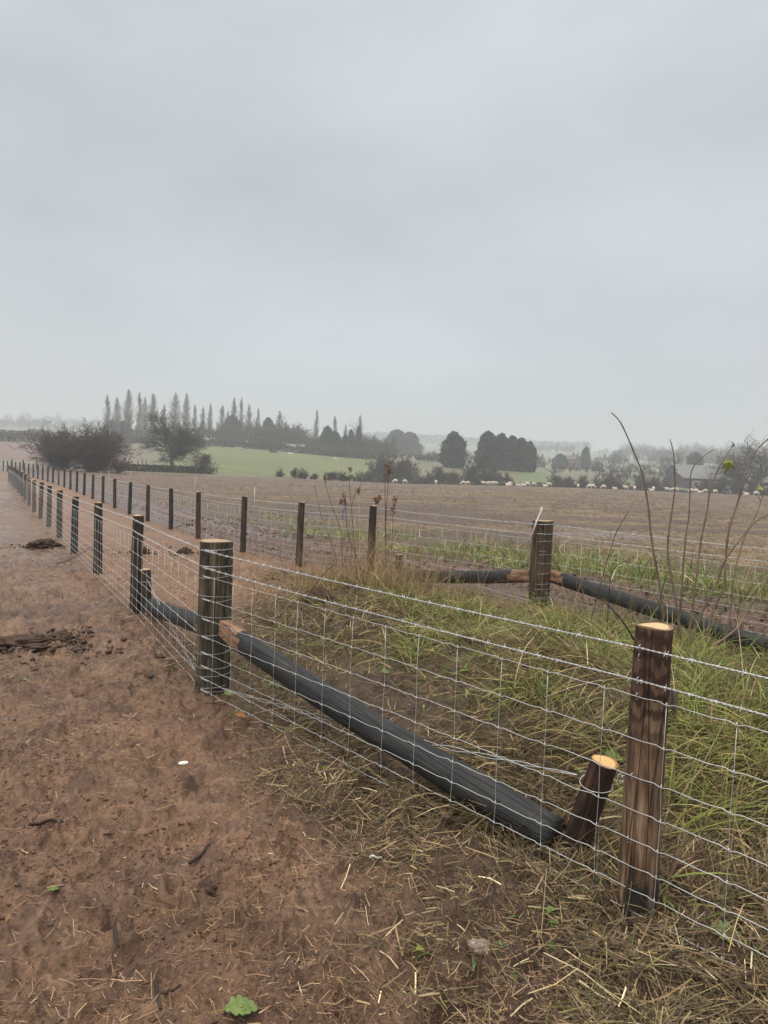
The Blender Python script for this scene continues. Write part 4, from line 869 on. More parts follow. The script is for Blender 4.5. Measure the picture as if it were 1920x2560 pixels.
SAP = [
 ('tallest bare sapling, curving up to the left above the far trees', [(515, 1790), (500, 1600), (470, 1420), (430, 1200), (403, 1000), (400, 910), (372, 735), (345, 585), (295, 470), (245, 350), (200, 245), (160, 165), (130, 130), (92, 103)], 7.3, .014, .006, ()),
 ('straight pale bare sapling right of the tallest one', [(650, 1900), (620, 1650), (580, 1430), (548, 1250), (553, 1120), (585, 905), (610, 735), (608, 620), (605, 480), (588, 370), (568, 318)], 7.2, .013, .005, ()),
 ('bare sapling whose tip bends over to the right', [(640, 1840), (668, 1550), (685, 1250), (700, 1080), (725, 950), (733, 680), (732, 600), (760, 530), (800, 490), (850, 445), (935, 397)], 7.1, .0125, .004, ()),
 ('bare sapling holding one hanging lobed green leaf at its tip', [(720, 1960), (770, 1560), (815, 1180), (850, 1000), (875, 890), (887, 760), (935, 630), (965, 540), (1025, 470), (1055, 400)], 6.9, .0135, .005, ()),
 ('pale bare sapling arching to the right edge of the photo', [(870, 1900), (920, 1700), (1015, 1520), (1020, 1320), (1030, 1180), (1050, 1040), (1100, 890), (1150, 740), (1180, 600), (1225, 490), (1290, 385), (1366, 315), (1420, 280)], 7.2, .0145, .006, ()),
 ('bare sapling leaning low to the right across the pale one', [(770, 1890), (850, 1680), (950, 1500), (1010, 1300), (1120, 1160), (1210, 1040), (1260, 985), (1366, 930), (1450, 890)], 7.0, .012, .006, ()),
 ('thin bare sapling forked near its top with one small upright leaf', [(1030, 1890), (1070, 1680), (1075, 1520), (1110, 1330), (1160, 1150), (1210, 1040), (1265, 950), (1310, 830), (1335, 745)], 7.3, .009, .004, ([(1310, 830), (1295, 800), (1275, 760)],)),
 ('bare shoot lying low and rising at the right edge of the photo', [(880, 2030), (1080, 1890), (1140, 1830), (1200, 1710), (1270, 1600), (1366, 1450), (1430, 1350)], 6.6, .011, .007, ())]
saps = []
for i, (lb, pts, D, r0, r1, sd_) in enumerate(SAP):
    e_, Q = stem('bare_sapling', lb, 'sapling', pts, ORG, SC, D, r0 * .95, r1 * .9, M['sapling'], 'bare saplings between the fences', .15 * math.sin(i * 2.1), side=sd_); saps.append((e_, Q))
def lobed(name, pos, size, parent, mat, hang=True, yaw=0.0):
    """five lobed maple like leaf"""
    A = []; R_ = []
    for i in range(5):
        a = math.radians(-100 + 50 * i); 
        A += [a - .32, a - .12, a, a + .12]; ln = (.62, .9, 1.05, .9, .62)[i]; R_ += [.42, ln * .72, ln, ln * .72]
    an = np.array(A); R_ = np.array(R_) * size; V = [[0, 0, 0]] + [[R_[i] * math.sin(an[i]), .12 * size * math.cos(3 * an[i]) + .2 * R_[i] ** 2 / size, -R_[i] * math.cos(an[i])] for i in range(len(an))]
    F = [(0, i, i + 1) for i in range(1, len(an))] + [(0, len(an), 1)]
    V = np.array(V, float); V2 = V + [0, .0015, 0]; o = mesh_np(name, np.concatenate([V, V2]), F + [tuple(q + len(V) for q in f[::-1]) for f in F], mat, parent, smooth=False)
    o.location = pos; o.rotation_euler = (0 if hang else 2.2, 0, yaw); return o
e_, Q = saps[3]
def p3(u, v, d): q = ray(ORG[0] + u * SC, ORG[1] + v * SC); return EYEP + q * (d / q[1])
lobed('leaf', Vector(p3(1045, 505, 7.0) - Q[0]), .125, e_, M['leafy'], True, .3); lobed('leaf', Vector(p3(1085, 350, 6.95) - Q[0]), .07, e_, M['leaf'], True, .9)
e_, Q = saps[6]; lobed('leaf', Vector(p3(1318, 735, 7.3) - Q[0]), .085, e_, M['leafy'], False, .4)
stem('bramble_shoot', 'dark arching bramble stem left of the nearest post top', 'bramble', [(275, 1950), (250, 1900), (180, 1790), (90, 1690), (0, 1610), (-60, 1585)], ORG, SC, 5.6, .008, .003, M['darktwig'], nodes=False, ground_to=False)
stem('bramble_shoot', 'dark upright curved shoot in front of the green weeds', 'bramble', [(65, 1720), (70, 1640), (75, 1530), (90, 1410), (120, 1350), (200, 1310), (300, 1275)], ORG, SC, 7.4, .006, .003, M['darktwig'], nodes=False)
stem('bramble_shoot', 'short dark forked shoot behind the nearest post top', 'bramble', [(495, 1790), (490, 1700), (475, 1650), (500, 1580), (520, 1500), (540, 1400)], ORG, SC, 7.0, .007, .003, M['darktwig'], nodes=False, side=([(475, 1650), (460, 1610), (447, 1590)],))
stem('bramble_shoot', 'thin red shoot in front of the low right sapling', 'bramble', [(1090, 1900), (1120, 1760), (1145, 1600), (1150, 1550)], ORG, SC, 6.8, .005, .003, M['weedstem'], nodes=False)
stem('bramble_shoot', 'thin dark shoot with a bud, rising above the green weeds', 'bramble', [(80, 1230), (130, 1080), (180, 990), (235, 905)], ORG, SC, 8.2, .005, .004, M['darktwig'], nodes=False)
ORG2, SC2 = (740, 1040), 320 / 1539
def weed(label, pts, D, r0, r1, side=(), heads=(), mat='weedstem'):
    e_, Q = stem('dead_weed', label, 'dead weed', pts, ORG2, SC2, D, r0, r1, M[mat], 'dead weed stems between the fences', nodes=False, side=side, k=6)
    for (u, v, s_) in heads:
        q = ray(ORG2[0] + u * SC2, ORG2[1] + v * SC2); c = EYEP + q * (D / q[1]) - Q[0]; mb = MB()
        for _ in range(22):
            o = rng.normal(0, s_, 3) * (.7, .7, 1.2); d = rng.normal(0, .012, 3); mb.tube(np.array([c + o, c + o + d, c + o + d * 1.6]), [.003, .0045, .0015], 4)
        mb.build('seed_head', M['rusty'], e_)
weed('tallest dead weed with rusty seed heads right of the first field post', [(1085, 1950), (1080, 1600), (1075, 1300), (1075, 1100), (1070, 950), (1072, 740)], 9.3, .009, .004, ([(1078, 1300), (1095, 1000), (1112, 760), (1120, 690), (1110, 540)],), [(1100, 610, .028), (1120, 660, .03), (1085, 700, .03)])
weed('dead weed with a forked bare top above the purple stake', [(720, 1750), (690, 1400), (665, 1080), (645, 870), (635, 680), (628, 635)], 9.2, .006, .003, ([(672, 1080), (705, 950), (760, 860), (835, 715)], [(640, 650), (675, 640)]), [(655, 640, .008)])
weed('thin dead weed in front of the purple stake with dark heads', [(740, 1720), (640, 1480), (605, 1300), (600, 1130), (585, 1000)], 9.4, .006, .003, ([(603, 1130), (570, 900)],), [(570, 965, .02), (540, 1035, .014), (590, 1030, .014)], 'darktwig')
weed('thin dead weed leaning left of the purple stake', [(560, 1750), (545, 1500), (570, 1470), (500, 1250), (420, 1060), (370, 880), (345, 760)], 9.5, .005, .0028, (), [(347, 750, .014)])
weed('branching dead weed to the right of the tall rusty one', [(1150, 1900), (1150, 1600), (1165, 1300), (1165, 1150), (1195, 1060), (1225, 960)], 9.1, .006, .003, ([(1165, 1150), (1150, 1110)], [(1180, 1100), (1190, 1000)]), [(1160, 1120, .02), (1185, 1000, .012)])
weed('short dead weed with brown heads over the first field post', [(930, 1800), (925, 1500), (940, 1250), (965, 1060), (950, 990)], 9.6, .006, .003, ([(965, 1060), (990, 1030)],), [(985, 1035, .014), (955, 1000, .014), (1005, 975, .014)], 'darktwig')
weed('pale dry stalk with empty pods beside the forked weed', [(765, 1650), (765, 1300), (765, 1050), (770, 860)], 9.4, .004, .0025, (), [(750, 900, .012)], 'straw0' if 'straw0' in M else 'cut')
weed('faint thin dead weed furthest left in the clump', [(420, 1500), (300, 1200), (260, 1000), (220, 830)], 9.6, .004, .0025, (), [])
weed('dark leaning dead stem crossing the near barbed wire', [(150, 2150), (250, 2000), (330, 1900), (480, 1770)], 8.3, .007, .004, (), [], 'darktwig')
# ------------------------------------------------------------------ trees
def rot_about(v, ax, a): return v * math.cos(a) + np.cross(ax, v) * math.sin(a) + ax * np.dot(ax, v) * (1 - math.cos(a))
def perp(v):
    a = np.random.default_rng(int(abs(v[0] * 1e4 + v[1] * 1e3)) + 1).standard_normal(3); a -= v * np.dot(a, v); return a / np.linalg.norm(a)
def grow(out, R, p, d, Ln, r, lev, maxlev, cfg):
    n = 4 if lev < 2 else 3; st = Ln / n; pts = [p]; rs_ = [r]
    for i in range(n):
        d = d + R.normal(0, cfg['wob'], 3) + np.array([0, 0, cfg['up'] * (1 if lev else 0)]); d /= np.linalg.norm(d)
        q = p + d * st; r2 = r * (1 - .55 * (i + 1) / n) if lev else r * (1 - .35 * (i + 1) / n)
        out.append((lev, *p, *q, max(r * (1 - .55 * i / n) if lev else r * (1 - .35 * i / n), cfg['rmin']), max(r2, cfg['rmin']))); p = q; pts.append(p); rs_.append(r2)
    if lev >= maxlev: return
    for _ in range(cfg['kids'][lev]):
        t = R.uniform(cfg['from'][lev], 1.0); i = min(int(t * n), n - 1); f = t * n - i; b = pts[i] * (1 - f) + pts[i + 1] * f
        ax = R.standard_normal(3); ax -= d * np.dot(ax, d); ax /= np.linalg.norm(ax)
        nd = rot_about(d, ax, math.radians(R.uniform(*cfg['ang'][lev])))
        grow(out, R, b, nd, Ln * R.uniform(*cfg['len'][lev]), rs_[i] * .55, lev + 1, maxlev, cfg)
def bare_tree(seed, H, trunk, cfg, lim=6.0):
    R = np.random.default_rng(seed); out = []
    grow(out, R, np.zeros(3), np.array([0, 0, 1.0]), H * trunk, H * cfg['r0'], 0, cfg['lev'], cfg); A = np.array(out); 
    A[:, 1:7] *= 1; A[:, 3] = np.maximum(A[:, 3], .02 * H * (A[:, 0] > 1)); A[:, 6] = np.maximum(A[:, 6], .02 * H * (A[:, 0] > 1)); top = max(A[:, 3].max(), A[:, 6].max()); k = H / top; A[:, 3] *= k; A[:, 6] *= k
    return A
OAK = dict(wob=.15, up=.05, kids=[13, 7, 6, 5], ang=[(25, 80), (25, 60), (20, 60), (20, 60)], len=[(.75, 1.15), (.5, .8), (.45, .75), (.4, .7)], r0=.034, rmin=.012, lev=4)
OAK['from'] = [.42, .2, .15, .15]
RND = dict(wob=.12, up=.06, kids=[9, 6, 5, 3], ang=[(20, 60), (20, 50), (20, 50), (20, 50)], len=[(.6, 1.0), (.45, .75), (.45, .7), (.4, .7)], r0=.02, rmin=.02, lev=4)
RND['from'] = [.3, .2, .2, .2]
def poplar(seed, H, wd=.085):
    R = np.random.default_rng(seed); S = []; n = 10
    for i in range(n): S.append((0, R.normal(0, .04), R.normal(0, .04), H * i / n, R.normal(0, .04), R.normal(0, .04), H * (i + 1) / n, .28 * (1 - i / n) + .02, .28 * (1 - (i + 1) / n) + .02))
    for _ in range(150):
        t = R.uniform(.06, .97) ** .85; a = R.uniform(0, 6.283); W = H * wd * min(1, (t + .12) * 2.2) * (1 - t ** 2.4) ** .9 * R.uniform(.55, 1.1); Lb = H * R.uniform(.10, .22) * (1.15 - .8 * t)
        p = np.array([0, 0, H * t * .93]); q = p + np.array([math.cos(a) * W * .8, math.sin(a) * W * .8, Lb]); S.append((1, *p, *q, .07 * (1.1 - t), .03))
        for _ in range(9):
            f = R.uniform(.15, 1); b = p * (1 - f) + q * f; e = b + np.array([R.normal(0, .28) * W, R.normal(0, .28) * W, Lb * R.uniform(.25, .7)]); S.append((2, *b, *e, .032, .014))
    return np.array(S)
def bush(seed, H, W, stems=12, rmin=.012):
    R = np.random.default_rng(seed); out = []; cfg = dict(wob=.17, up=.04, kids=[9, 6, 4, 4], ang=[(12, 45), (18, 55), (20, 60), (20, 60)], len=[(.35, .65), (.4, .65), (.4, .65), (.4, .6)], rmin=rmin, lev=3)
    cfg['from'] = [.2, .2, .2, .2]
    for _ in range(stems):
        a = R.uniform(0, 6.283); tl = R.uniform(.0, 1.0) ** .7 * 1.0; d = np.array([math.cos(a) * tl * W / H, math.sin(a) * tl * W / H, 1.0]); d /= np.linalg.norm(d)
        grow(out, R, np.array([R.normal(0, .05 * W), R.normal(0, .05 * W), 0]), d, H * R.uniform(.40, .72), H * .012, 0, 3, cfg)
    for _ in range(stems):
        a = R.uniform(0, 6.283); tl = R.uniform(1.0, 3.0); d = np.array([math.cos(a) * tl, math.sin(a) * tl, 1.0]); d /= np.linalg.norm(d)
        grow(out, R, np.array([R.normal(0, .05 * W), R.normal(0, .05 * W), .1]), d, W * R.uniform(.22, .42), H * .007, 1, 3, cfg)
    A = np.array(out); k = H / max(A[:, 6].max(), .1); A[:, [3, 6]] = np.maximum(A[:, [3, 6]] * k, -.1); return A
def put_tree(name, label, cat, A, pos, bark, twig, group=None, rz=0.0, trunk_lev=1, sc=1.0):
    e_ = empty(name, pos, rz, sc); tag(e_, label, cat, group)
    lo, hi = A[A[:, 0] < trunk_lev + .5], A[A[:, 0] > trunk_lev + .5]
    segs_mesh('trunk', lo[:, 1:], bark, e_, 5); segs_mesh('crown', hi[:, 1:], twig, e_, 3); return e_
def clump_geo(seed, n, size, prof, flat=1.0):
    """leafy sprays through a crown volume: prof(u,v) -> unit point; little crossed faces"""
    R = np.random.default_rng(seed); c = prof(R, n); d = R.standard_normal((n, 3)); d /= np.linalg.norm(d, axis=1)[:, None]; u = np.cross(d, R.standard_normal((n, 3))); u /= np.linalg.norm(u, axis=1)[:, None]; v = np.cross(d, u)
    s = (size * R.uniform(.5, 1.3, n))[:, None]; V = np.stack([c - u * s, c - v * s * .55, c + u * s, c + v * s * .55], 1).reshape(-1, 3); F = np.arange(4 * n).reshape(-1, 4); return V, F
def ever_prof(H, W, shape='round', lobes=5):
    def f(R, n):
        z = R.uniform(.02, 1, n); a = R.uniform(0, 6.283, n)
        if shape == 'round': rad = (1 - np.clip(z, 0, 1) ** 2.7) ** .56 * np.minimum(1, .72 + z * 1.6)
        elif shape == 'cone': rad = (1 - z) ** .75 * (.35 + .65 * np.minimum(1, (z + .05) * 6))
        else: rad = np.minimum(1, (1 - z) * 3.2) ** .6
        nz = .42 + 1.1 * fbm(a * lobes / 6.283 * 2.6 + 3, z * 11 + lobes, lobes % 8, 4, .6); rr_ = rad * nz * R.uniform(.5, 1.0, n) ** .35 * (1 + .10 * (R.random(n) < .12) * R.random(n))
        return np.stack([rr_ * W / 2 * np.cos(a), rr_ * W / 2 * np.sin(a), z * H * (.97 + .06 * R.random(n))], 1)
    return f
def evergreen(name, label, px, d, H, W, shape, seed, group=None, n=2600, size=.42, py=None):
    p = at(px, d); e_ = empty(name, p); tag(e_, label, 'tree', group); mb = MB(); mb.tube(np.array([[0, 0, -.5], [.05, 0, H * .4], [0, .05, H * .9]]), [W * .05, W * .035, .04], 7); mb.build('trunk', M['bark'], e_)
    V, F = clump_geo(seed, n, size, ever_prof(H, W, shape, 4 + seed % 5)); V2, F2 = clump_geo(seed, n // 5, size * 2.2, lambda R, m: ever_prof(H * .9, W * .72, shape, 4 + seed % 5)(R, m) * np.array([[1, 1, 1]]))
    mesh_np('crown', np.concatenate([V, V2]), np.concatenate([F, F2 + len(V)]), M['ever'], e_, smooth=False); return e_
def hgt_px(d, py_top, px):      # height above ground so the top stands at that row
    return EYE + d * ((HZ + ROLL * (px - 960)) - py_top) / FPX - at(px, d)[2]
# the two big bare shrubs and the oak behind the field edge
d = 96; p = at(175, d)
put_tree('bare_bush', 'wide bare hawthorn bush, left part of the pair left of the oak', 'bush', bush(51, hgt_px(d, 1048, 155), 5.0, 22, .017), at(150, d), M['bark'], M['twig'], None, .4)
put_tree('bare_bush', 'large rounded bare bush with many stems, nearest to the oak', 'bush', bush(52, hgt_px(d, 1042, 220), 6.8, 34, .017), at(228, d - 2), M['bark'], M['twigwarm'], None, 1.4)
put_tree('bare_bush', 'low trailing bare bush at the right foot of the large rounded bush', 'bush', bush(53, 2.6, 4.0, 8, .015), at(296, d - 3), M['bark'], M['twigwarm'])
d = 132
put_tree('oak_tree', 'broad bare oak tree standing in front of the poplars', 'tree', bare_tree(64, hgt_px(d, 1026, 435) + .3, .62, dict(OAK, rmin=.02, up=.03, kids=[20, 7, 6, 5], len=[(.42, .72), (.5, .8), (.45, .75), (.4, .7)], ang=[(40, 88), (25, 65), (20, 60), (20, 60)], **{'from': [.2, .2, .15, .15]})), at(432, d), M['bark'], M['twig'], None, .5, 2)
put_tree('bare_bush', 'low bare bush at the right foot of the oak', 'bush', bush(54, 3.4, 5, 9, .018), at(503, d - 4), M['bark'], M['twigwarm'])
# poplars
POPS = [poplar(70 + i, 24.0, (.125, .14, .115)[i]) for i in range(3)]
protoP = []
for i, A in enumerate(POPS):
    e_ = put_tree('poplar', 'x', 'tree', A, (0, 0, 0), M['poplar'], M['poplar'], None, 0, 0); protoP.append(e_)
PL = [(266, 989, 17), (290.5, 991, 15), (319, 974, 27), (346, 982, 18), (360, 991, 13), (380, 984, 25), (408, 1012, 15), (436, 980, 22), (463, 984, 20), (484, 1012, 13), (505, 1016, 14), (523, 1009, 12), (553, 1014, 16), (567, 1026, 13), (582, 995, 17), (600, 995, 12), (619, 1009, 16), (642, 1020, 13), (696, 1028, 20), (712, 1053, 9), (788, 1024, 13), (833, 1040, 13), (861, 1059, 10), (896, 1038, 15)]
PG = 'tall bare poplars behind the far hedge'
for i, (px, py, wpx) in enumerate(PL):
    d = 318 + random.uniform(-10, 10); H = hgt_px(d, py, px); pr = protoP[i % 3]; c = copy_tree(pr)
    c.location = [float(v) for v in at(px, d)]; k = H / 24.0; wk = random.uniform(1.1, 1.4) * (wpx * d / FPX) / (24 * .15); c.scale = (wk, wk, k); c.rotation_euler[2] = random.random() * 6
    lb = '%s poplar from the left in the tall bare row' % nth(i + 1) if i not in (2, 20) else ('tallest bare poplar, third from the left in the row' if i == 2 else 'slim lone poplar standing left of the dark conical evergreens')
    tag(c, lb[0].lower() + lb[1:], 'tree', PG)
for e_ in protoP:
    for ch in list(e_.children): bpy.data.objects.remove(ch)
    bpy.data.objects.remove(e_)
# evergreens of the wood
evergreen('dark_evergreen', 'dark rounded evergreen below the first poplars', 278, 322, hgt_px(322, 1052, 278), 9, 'round', 81)
evergreen('dark_evergreen', 'dark evergreen under the tallest poplar', 308, 325, hgt_px(325, 1054, 308), 8, 'round', 82)
evergreen('dark_evergreen', 'broad dark evergreen in the wood right of the poplar row', 667, 300, hgt_px(300, 1078, 667), 14, 'round', 83, n=3200)
evergreen('dark_evergreen', 'dark round topped evergreen beside the seventeenth poplar', 668, 318, hgt_px(318, 1046, 668), 6.5, 'round', 84)
evergreen('dark_evergreen', 'dark evergreen left of the seventeenth poplar at the top of the wood', 578, 315, hgt_px(315, 1040, 578), 9, 'round', 80)
evergreen('conical_evergreen', 'dark conical evergreen right of the slim lone poplar', 816, 290, hgt_px(290, 1067, 816), 5.2, 'col', 85)
evergreen('conical_evergreen', 'second dark conical evergreen, just right of the first one', 836, 292, hgt_px(292, 1080, 836), 4.5, 'col', 86)
evergreen('conical_evergreen', 'pointed dark conifer below the rightmost poplar', 894, 286, hgt_px(286, 1068, 894), 5, 'cone', 87)
evergreen('conical_evergreen', 'ragged dark conifer left of the pointed one', 875, 288, hgt_px(288, 1076, 875), 6.5, 'cone', 88)
evergreen('conical_evergreen', 'small dark conifer at the left of the conifer group', 860, 290, hgt_px(290, 1088, 860), 5, 'cone', 89)
evergreen('dark_evergreen', 'grey green dome of evergreen on the skyline, left and taller half', 990, 420, hgt_px(420, 1076, 990), 15, 'round', 90, n=3600, size=.6)
evergreen('dark_evergreen', 'grey green dome of evergreen on the skyline, right and wider half', 1020, 424, hgt_px(424, 1082, 1020), 15, 'round', 91, n=3600, size=.6)
evergreen('conical_evergreen', 'small dark pointed conifer in front of the skyline dome', 981, 330, hgt_px(330, 1093, 981), 5, 'cone', 92)
evergreen('dark_evergreen', 'large dark egg shaped evergreen standing alone at the middle', 1132, 226, hgt_px(226, 1082, 1132), 8.2, 'round', 93, n=4200)
for i, (px, py, wpx) in enumerate([(1217, 1081, 62), (1250, 1086, 52), (1277, 1092, 50), (1300, 1097, 48), (1322, 1106, 36)]):
    evergreen('dark_evergreen', ['tallest and leftmost tree of the tight dark evergreen row', 'second tree from the left in the tight dark evergreen row', 'middle tree of the tight dark evergreen row', 'fourth tree in the tight dark evergreen row', 'smallest rightmost tree of the tight dark evergreen row'][i], px, 232 + i, hgt_px(232 + i, py, px), wpx * 232 / FPX, 'round', 94 + i, 'tight row of dark evergreens', n=3600)
evergreen('dark_evergreen', 'small dark tree beneath the lone tall skyline tree at the right', 1462, 340, hgt_px(340, 1119, 1462), 4.8, 'round', 101, n=1200)
evergreen('dark_evergreen', 'dark evergreen beside the houses, left of the brick house', 1398, 338, hgt_px(338, 1136, 1398), 7.5, 'round', 102, n=1600)
evergreen('dark_evergreen', 'dark tree in front of the white gabled house', 1493, 318, hgt_px(318, 1156, 1493), 5, 'round', 103, n=1200)
evergreen('dark_evergreen', 'dark tree just behind the barn roofs', 1735, 300, hgt_px(300, 1132, 1735), 8, 'round', 104, n=1600)
# bare trees
RT_ = [bare_tree(110 + i, 13.0, .42, RND) for i in range(4)]
protoR = [put_tree('bare_tree', 'x', 'tree', A, (0, 0, 0), M['bark'], M['twig'], None, 0, 1) for A in RT_]
def bt(px, d, py, wpx, label, group=None, name='bare_tree'):
    pr = protoR[random.randrange(4)]; c = copy_tree(pr); H = hgt_px(d, py, px); k = H / 13.0; wk = wpx * d / FPX / 9.0; c.location = [float(v) for v in at(px, d)]; c.scale = (wk, wk, k); c.rotation_euler[2] = random.random() * 6; tag(c, label, 'tree', group); return c
bt(897, 305, 1052, 60, 'wide pale bare tree around the rightmost poplar')
bt(808, 312, 1064, 24, 'pale bare tree crown just right of the slim lone poplar')
bt(1461, 345, 1098, 26, 'lone tall bare tree on the skyline above the houses')
for i, (px, py, wpx, d) in enumerate([(8, 1045, 40, 832), (20, 1030, 26, 896), (60, 1022, 34, 960), (90, 1046, 46, 864), (118, 1034, 50, 832), (143, 1026, 20, 960), (160, 1042, 44, 928), (190, 1040, 40, 864), (225, 1046, 36, 832), (248, 1043, 26, 768)]):
    bt(px, d, py, wpx, 'misty tree on the far left skyline, %s from the left edge' % nth(i + 1), 'misty trees on the left skyline')
for i, (px, py, wpx, d) in enumerate([(1569, 1102, 50, 696), (1600, 1106, 60, 754), (1640, 1110, 60, 681), (1668, 1118, 44, 609), (1712, 1104, 56, 725), (1750, 1106, 56, 783), (1790, 1112, 60, 681), (1540, 1124, 40, 623), (1620, 1128, 44, 551), (1820, 1108, 60, 623), (1770, 1136, 46, 522)]):
    bt(px, d, py, wpx, 'grey bare tree behind the barns, %s of the misty right group' % nth(i + 1), 'misty bare trees behind the barns')
bt(1690, 290, 1120, 74, 'spreading bare tree directly left of the barn roofs'); bt(1650, 300, 1138, 60, 'lower bare tree left of the spreading one by the barns')
for i, (px, py, wpx, d) in enumerate([(1360, 1150, 30, 300), (1440, 1150, 40, 290), (1530, 1150, 50, 270), (1575, 1160, 60, 250), (1610, 1150, 70, 240), (1380, 1170, 40, 220), (1660, 1165, 60, 235), (1345, 1140, 24, 330)]):
    bt(px, d, py, wpx, 'brown grey bare tree around the houses, %s of eight' % nth(i + 1), 'bare trees around the houses')
oak2 = put_tree('oak_tree', 'big bare spreading tree at the right edge behind the barns', 'tree', bare_tree(66, hgt_px(165, 1076, 1880), .45, dict(OAK, rmin=.028)), at(1884, 165), M['bark'], M['twig'], None, 2.0, 2)
for i, (px, py, wpx) in enumerate([(255, 1075, 24), (335, 1066, 30), (400, 1060, 34), (450, 1058, 30), (498, 1050, 34), (540, 1048, 34), (566, 1062, 30), (610, 1046, 30), (640, 1042, 30), (655, 1052, 24), (735, 1062, 34), (765, 1066, 34), (850, 1086, 28), (925, 1104, 30), (950, 1100, 30)]):
    bt(px, 308 + 7 * math.sin(i * 3.1), py, wpx, 'bare twiggy tree standing among the poplars, %s from the left' % nth(i + 1), 'bare trees of the poplar wood')
# bushes on the field edge and in the dip
BU = [bush(120 + i, 4.0, 5.0, 9, .022) for i in range(3)]; protoB = [put_tree('bare_bush', 'x', 'bush', A, (0, 0, 0), M['bark'], M['twigwarm'] if i % 2 else M['twig']) for i, A in enumerate(BU)]
def bb(px, d, py, wpx, label, group=None):
    c = copy_tree(protoB[random.randrange(3)]); H = hgt_px(d, py, px); c.location = [float(v) for v in at(px, d)]; wk = wpx * d / FPX / 3.9; c.scale = (wk, wk, H / 4.0); c.rotation_euler[2] = random.random() * 6; tag(c, label, 'bush', group); return c
EB = [(704, 1168, 24, 116), (738, 1166, 20, 118), (762, 1167, 34, 116), (786, 1182, 26, 117), (828, 1175, 36, 118), (862, 1174, 40, 120), (893, 1172, 40, 122), (925, 1172, 44, 124), (980, 1118, 84, 140), (1012, 1134, 60, 138), (950, 1130, 50, 142), (1040, 1160, 50, 134), (1075, 1166, 60, 134), (1105, 1162, 60, 136), (1135, 1172, 44, 134), (1202, 1128, 80, 146), (1180, 1160, 40, 140), (1232, 1150, 50, 142), (1272, 1178, 30, 132), (1395, 1180, 44, 134), (1420, 1186, 40, 132), (1455, 1184, 46, 132), (1490, 1186, 50, 134), (1525, 1182, 54, 134), (1560, 1186, 50, 136), (1600, 1182, 50, 138), (1640, 1188, 44, 136), (1800, 1188, 46, 150), (1840, 1190, 50, 148), (1900, 1180, 60, 150), (1665, 1196, 40, 150), (1758, 1196, 44, 148)]
for i, (px, py, wpx, d) in enumerate(EB): bb(px, d + (34 if px > 880 else 6) - (8 if d > 144 else 0), py, wpx, 'bare scrub bush behind the ploughed field edge, %s from the left' % nth(i + 1), 'scrub bushes along the field edge')
for e_ in protoR + protoB:
    for ch in list(e_.children): bpy.data.objects.remove(ch)
    bpy.data.objects.remove(e_)
# hedges: leafy twiggy bands
def hedge(name, label, pts, Hh, Wd, n, size, mat='hedge', cat='hedge', group=None, kind=None):
    P = np.array([at(px, d) for px, d in pts]); S = np.concatenate([[0], np.cumsum(np.linalg.norm(np.diff(P[:, :2], axis=0), axis=1))])
    def prof(R, m):
        s = R.uniform(0, S[-1], m); c = np.stack([np.interp(s, S, P[:, i]) for i in range(3)], 1); zt = R.random(m) ** .8; hz = Hh * (.72 + .5 * fbm(s * .12, s * 0 + 3, 6, 3))
        c[:, 0] += R.normal(0, Wd * .3, m); c[:, 1] += R.normal(0, Wd * .3, m); c[:, 2] += zt * hz - .15; return c - P[0]
    V, F = clump_geo(int(Hh * 100) + len(pts), n, size, prof); o = mesh_np(name, V, F, M[mat], smooth=False); o.location = P[0]; return tag(o, label, cat, group, kind)
hedge('hedge', 'nearer trimmed dark hedge across the far left field', [(-150, 252), (0, 250), (60, 252), (125, 255), (170, 258)], 3.4, 2.2, 5200, .35)
hedge('hedge', 'farther trimmed hedge near the misty left trees', [(-150, 305), (0, 302), (60, 302), (130, 305)], 3.4, 2.4, 4200, .4)
hedge('hedge', 'long low brown hedge along the top of the green meadow', [(270, 262), (380, 262), (470, 262), (560, 262), (650, 262), (760, 262), (860, 258), (950, 252)], 2.6, 2.4, 9000, .34)
hedge('hedge', 'scruffy low hedge below the oak at the field edge', [(290, 112), (350, 114), (420, 116), (480, 116), (530, 116)], 1.15, 1.5, 4200, .16)
hedge('hedge', 'low scrub line along the far edge of the ploughed field', [(945, 152), (1000, 160), (1150, 164), (1300, 166), (1500, 168), (1700, 170), (1920, 172)], 1.9, 3.0, 14000, .24)
# woodland too mixed to count: one mass each
def wood(name, label, spans, n, size, mats='hedge'):
    R = np.random.default_rng(n); Vs, Fs, k = [], [], 0
    for (x0, x1, d, pytop, cnt, var) in spans:
        for _ in range(cnt):
            px = R.uniform(x0, x1); dd = d * R.uniform(.97, 1.06); p = at(px, dd); H = max(2.5, hgt_px(dd, pytop + R.normal(0, var), px)); W = H * R.uniform(.55, .95)
            A = SMALL[R.integers(0, len(SMALL))].copy(); a = R.uniform(0, 6.283); ca, sa = math.cos(a), math.sin(a)
            B = A[:, 1:].copy()
            for o_ in (0, 3):
                X, Y = B[:, o_] * W / 9.0, B[:, o_ + 1] * W / 9.0; B[:, o_], B[:, o_ + 1] = X * ca - Y * sa + p[0], X * sa + Y * ca + p[1]; B[:, o_ + 2] = B[:, o_ + 2] * H / 13.0 + p[2]
            B[:, 6:] *= H / 11.0; V, F = segs_geo(B, 3); Vs.append(V); Fs.append(F + k); k += len(V)
    o = mesh_np(name, np.concatenate(Vs), np.concatenate(Fs), M[mats]); return tag(o, label, 'woodland', kind='stuff')
SM = dict(RND, kids=[9, 6, 4, 0], lev=3, rmin=.05); SMALL = [bare_tree(130 + i, 13.0, .42, SM) for i in range(4)]
